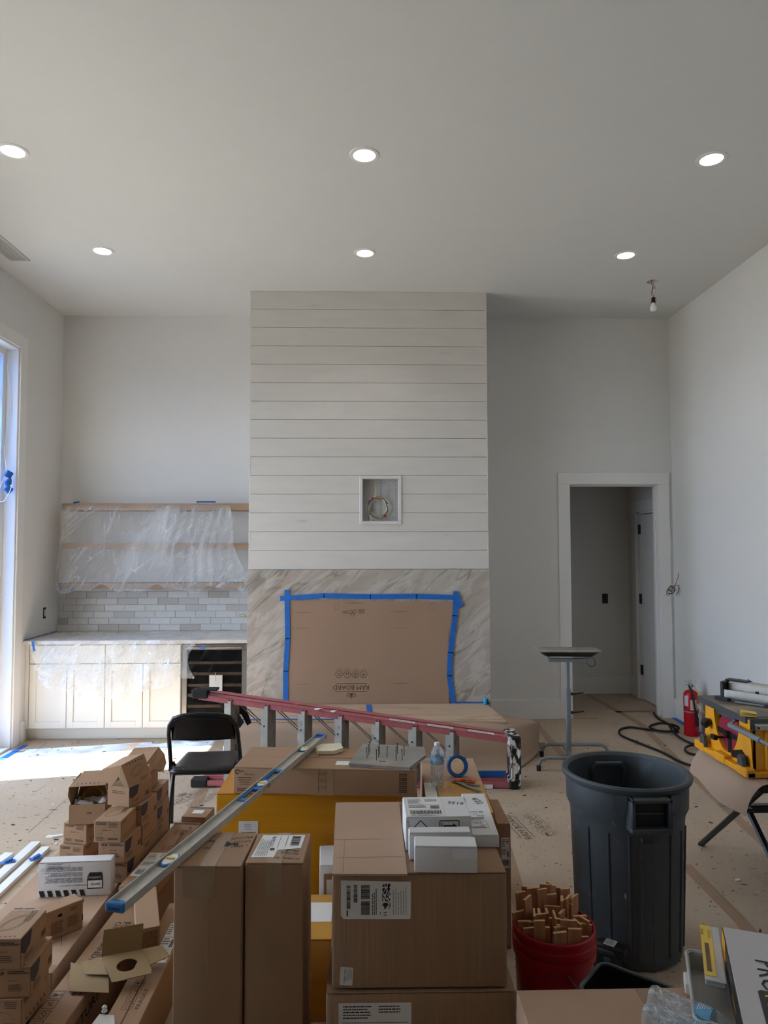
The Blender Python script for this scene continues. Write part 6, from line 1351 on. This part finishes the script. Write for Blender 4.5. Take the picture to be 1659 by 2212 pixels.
for k in range(6): q.rect(Ml, .03 + k * .02, .010, .038 + k * .02, .018, INKB)
q.ring(Ml, .14, .09, .022, .010, .001, INKB, 12); q.build('lid_print', t)
rg = thing('brass_ring', 'brass ring trim lying in the open small box', 'ring', (-1.362, 3.605, B0 + 2 * hb + .0)); rg.parent = None
MB(BRASS).lathe([(.045, -.008), (.056, -.008), (.056, .008), (.045, .008), (.045, -.008)], 36, M=T(0, -.012, .105, 50, 0, 0), cap0=False, cap1=False).build('ring', rg, smooth=40)
MB(BRASS).tube([(0, .022, .150), (0, .024, .160)], .004, n=8).build('clip', rg)
ts = MB(TISSUE).grid(16, 10, lambda u, v: (-1.442 + .155 * u, 3.548 + .015 * u + .09 * v, B0 + 2 * hb + .086 + .03 * mn.noise(Vector((u * 5, v * 4, 2))) + .02 * abs(u - .5) + (.028 if u > .8 else 0) * v)).build('tissue_paper', None, smooth=180); tag(ts, 'crumpled white tissue around the brass ring in the open box', 'tissue')
# open box behind, with a standing printed lid
t = thing('small_box', 'open small brown box with a tall tented printed lid, behind the brass-ring box', 'box', (-1.204, 3.500, B0 + 3 * hb), -20, SMG)
w, d, h = .128, .17, .094
MB(CARDS).box(-w / 2, w / 2, 0, d, 0, h, CARDS, .002).build('body', t)
rt = frame((w / 2 + .0004, 0, 0), (0, 1, 0), (0, 0, 1)); fr = frame((-w / 2, -.0004, 0), (1, 0, 0), (0, 0, 1)); q = MB(INKB, NAVY); q.poly(rt, [(.0, .094), (.07, .092), (.058, .05), (.02, .036), (.0, .05)][::-1], NAVY, .001); q.barcode(rt, .12, .02, .03, .022, INKB, 3); q.lines_of_text(fr, .03, .07, .08, 2, .008, INKB); q.lines_of_text(rt, .02, .025, .06, 2, .007, INKB); q.build('print', t, kind='stuff')
pan('lid', [(w / 2, .0, h), (w / 2, d, h), (w / 2 - .045, d - .005, h + .115), (w / 2 - .045, -.005, h + .105)])
pan('lid', [(w / 2 - .045, -.005, h + .105), (w / 2 - .045, d - .005, h + .115), (-w / 2 - .03, d - .01, h + .09), (-w / 2 - .03, 0.0, h + .075)])
pan('lid_ear', [(w / 2 - .045, -.004, h + .105), (w / 2, .0, h), (w / 2 - .03, .0, h + .0), (w / 2 - .06, .0, h + .05)], CARDIN)
pan('lid_ear', [(w / 2 - .045, -.004, h + .103), (w / 2 - .06, .0, h + .05), (-w / 2 + .02, .0, h - .01), (-w / 2 - .02, .0, h + .03), (-w / 2 - .03, .0, h + .075)])
q = MB(INKB); Ml = frame((w / 2 + .0012, 0, h), (0, 1, 0), (-.045, 0, .11)); q.ring(Ml, .085, .062, .050, .020, .0016, INKB, 22, rot=12); q.ring(Ml, .085, .062, .042, .014, .001, INKB, 22, rot=12); q.lines_of_text(Ml, .09, .018, .06, 2, .008, INKB)
for k in range(6): q.rect(Ml, .02 + k * .023, .103, .028 + k * .023, .110, INKB)
q.build('lid_print', t)
t = thing('small_box', 'open small brown box, rounded flap hanging out, rearmost on the pile', 'box', (-1.180, 3.665, B0 + 3 * hb), -2, SMG)
MB(CARDS).box(-w / 2, w / 2, 0, d, 0, h, CARDS, .002).build('body', t)
pan('lid', [(-w / 2 - .02, .02, h + .045), (w / 2 - .01, .02, h + .060), (w / 2 + .0, d, h + .095), (-w / 2, d, h + .090)])
pan('lid_ear', [(w / 2 - .01, .02, h + .060), (w / 2 + .0, d, h + .095), (w / 2 + .035, d - .01, h + .06), (w / 2 + .052, d - .03, h + .02), (w / 2 + .048, d - .06, h - .01), (w / 2 + .035, d - .08, h - .012), (w / 2 + .015, .04, h + .02)])
pan('lid_back', [(-w / 2, d, h), (w / 2, d, h), (w / 2 + .0, d, h + .094), (-w / 2, d, h + .089)], CARDIN)
# ------------------------------------------------------------ white control box, printed upside down
A, B = (-1.450, 3.217, 0.372), (-1.140, 3.235, 0.372)
t, top, fr, rt, lf_, w, d, h = carton('control_box', 'white boxed pool control printed upside down, with black hazard stripes, on the flat carton', A, B, .062, B0, PAPERB, cat='box', flaps='o', bev=.002)
UP = frame((w / 2, -.0006, h), (-1, 0, 0), (0, 0, -1))      # the print's own axes, turned half round
q = MB(INK, INKF, PAPERB)
for i in range(6):
    x = .11 + .0 + i * .034; x = w - .012 - i * .0345 - .04 + .03; q.poly(UP, [(x - .0, h - .028), (x + .020, h - .028), (x + .012 + .0, h - .002), (x - .008, h - .002)], INK)
q.text(UP, w - .195 - .06, h - .050, 'WARNING / AVERTISSEMENT / ADVERTENCIA', .0082, INK)
q = q
for k in range(18): q.lines_of_text(UP, .122, h - .062 - k * .0038, .185, 1, .0034, INK, h=.42, seed=k) if k not in (6, 12) else None
for (dy, n) in ((.026, 2), (.018, 2), (.008, 2)): q.lines_of_text(UP, .205, dy + .002, .095, n, .0035, INK, h=.45, seed=n)
q.poly(UP, [(.036, h - .095 + .0), (.042, h - .101), (.090, h - .101), (.096, h - .095), (.096, h - .030 - .0), (.036, h - .030)], INK)
q2 = []
e = .0014
lx = .034
def rr_(M, x0, y0, x1, y1, m, e): q.rect(M, x0, y0, x1, y1, m, e)
q.poly(UP, [(.034, h - .034 - .05), (.040, h - .034 - .056), (.096, h - .090), (.102, h - .084), (.102, h - .030), (.034, h - .030)], INK, .0010)
q.rect(UP, .038, h - .064, .098, h - .034, PAPERB, .0016) if False else None
q.rect(UP, .038, h - .066, .098, h - .035, PAPER, .0016); q.text(UP, .046, h - .055, 'Jandy', .019, INK, e=.0022); q.lines_of_text(UP, .046, h - .060, .045, 1, .003, INK)
q.text(UP, .041, h - .083, 'CONTROLS', .0112, PAPER, e=.0020)
q.build('print', t, kind='stuff')
q = MB(PAPER, GREYP); MM = fr; pts = [(.115 + .020 * math.cos(R(a)), h - .012 + .013 * math.sin(R(a))) for a in range(180, 361, 15)]; q.poly(MM, pts, GREYP, .0012); q.rect(MM, .098, h - .019, .113, h - .010, PAPER, .0016); q.rect(MM, .1145, h - .019, .130, h - .010, PAPER, .0016); q.build('thumb_notch', t)
for (x, z) in ((.077, h - .010), (.077, h - .034), (.102, h - .034)): pass
MB(CARDE).box(-w / 2 + .003, w / 2 - .003, -.0006, .002, h - .004, h - .0028, CARDE, 0).build('lid_gap', t)
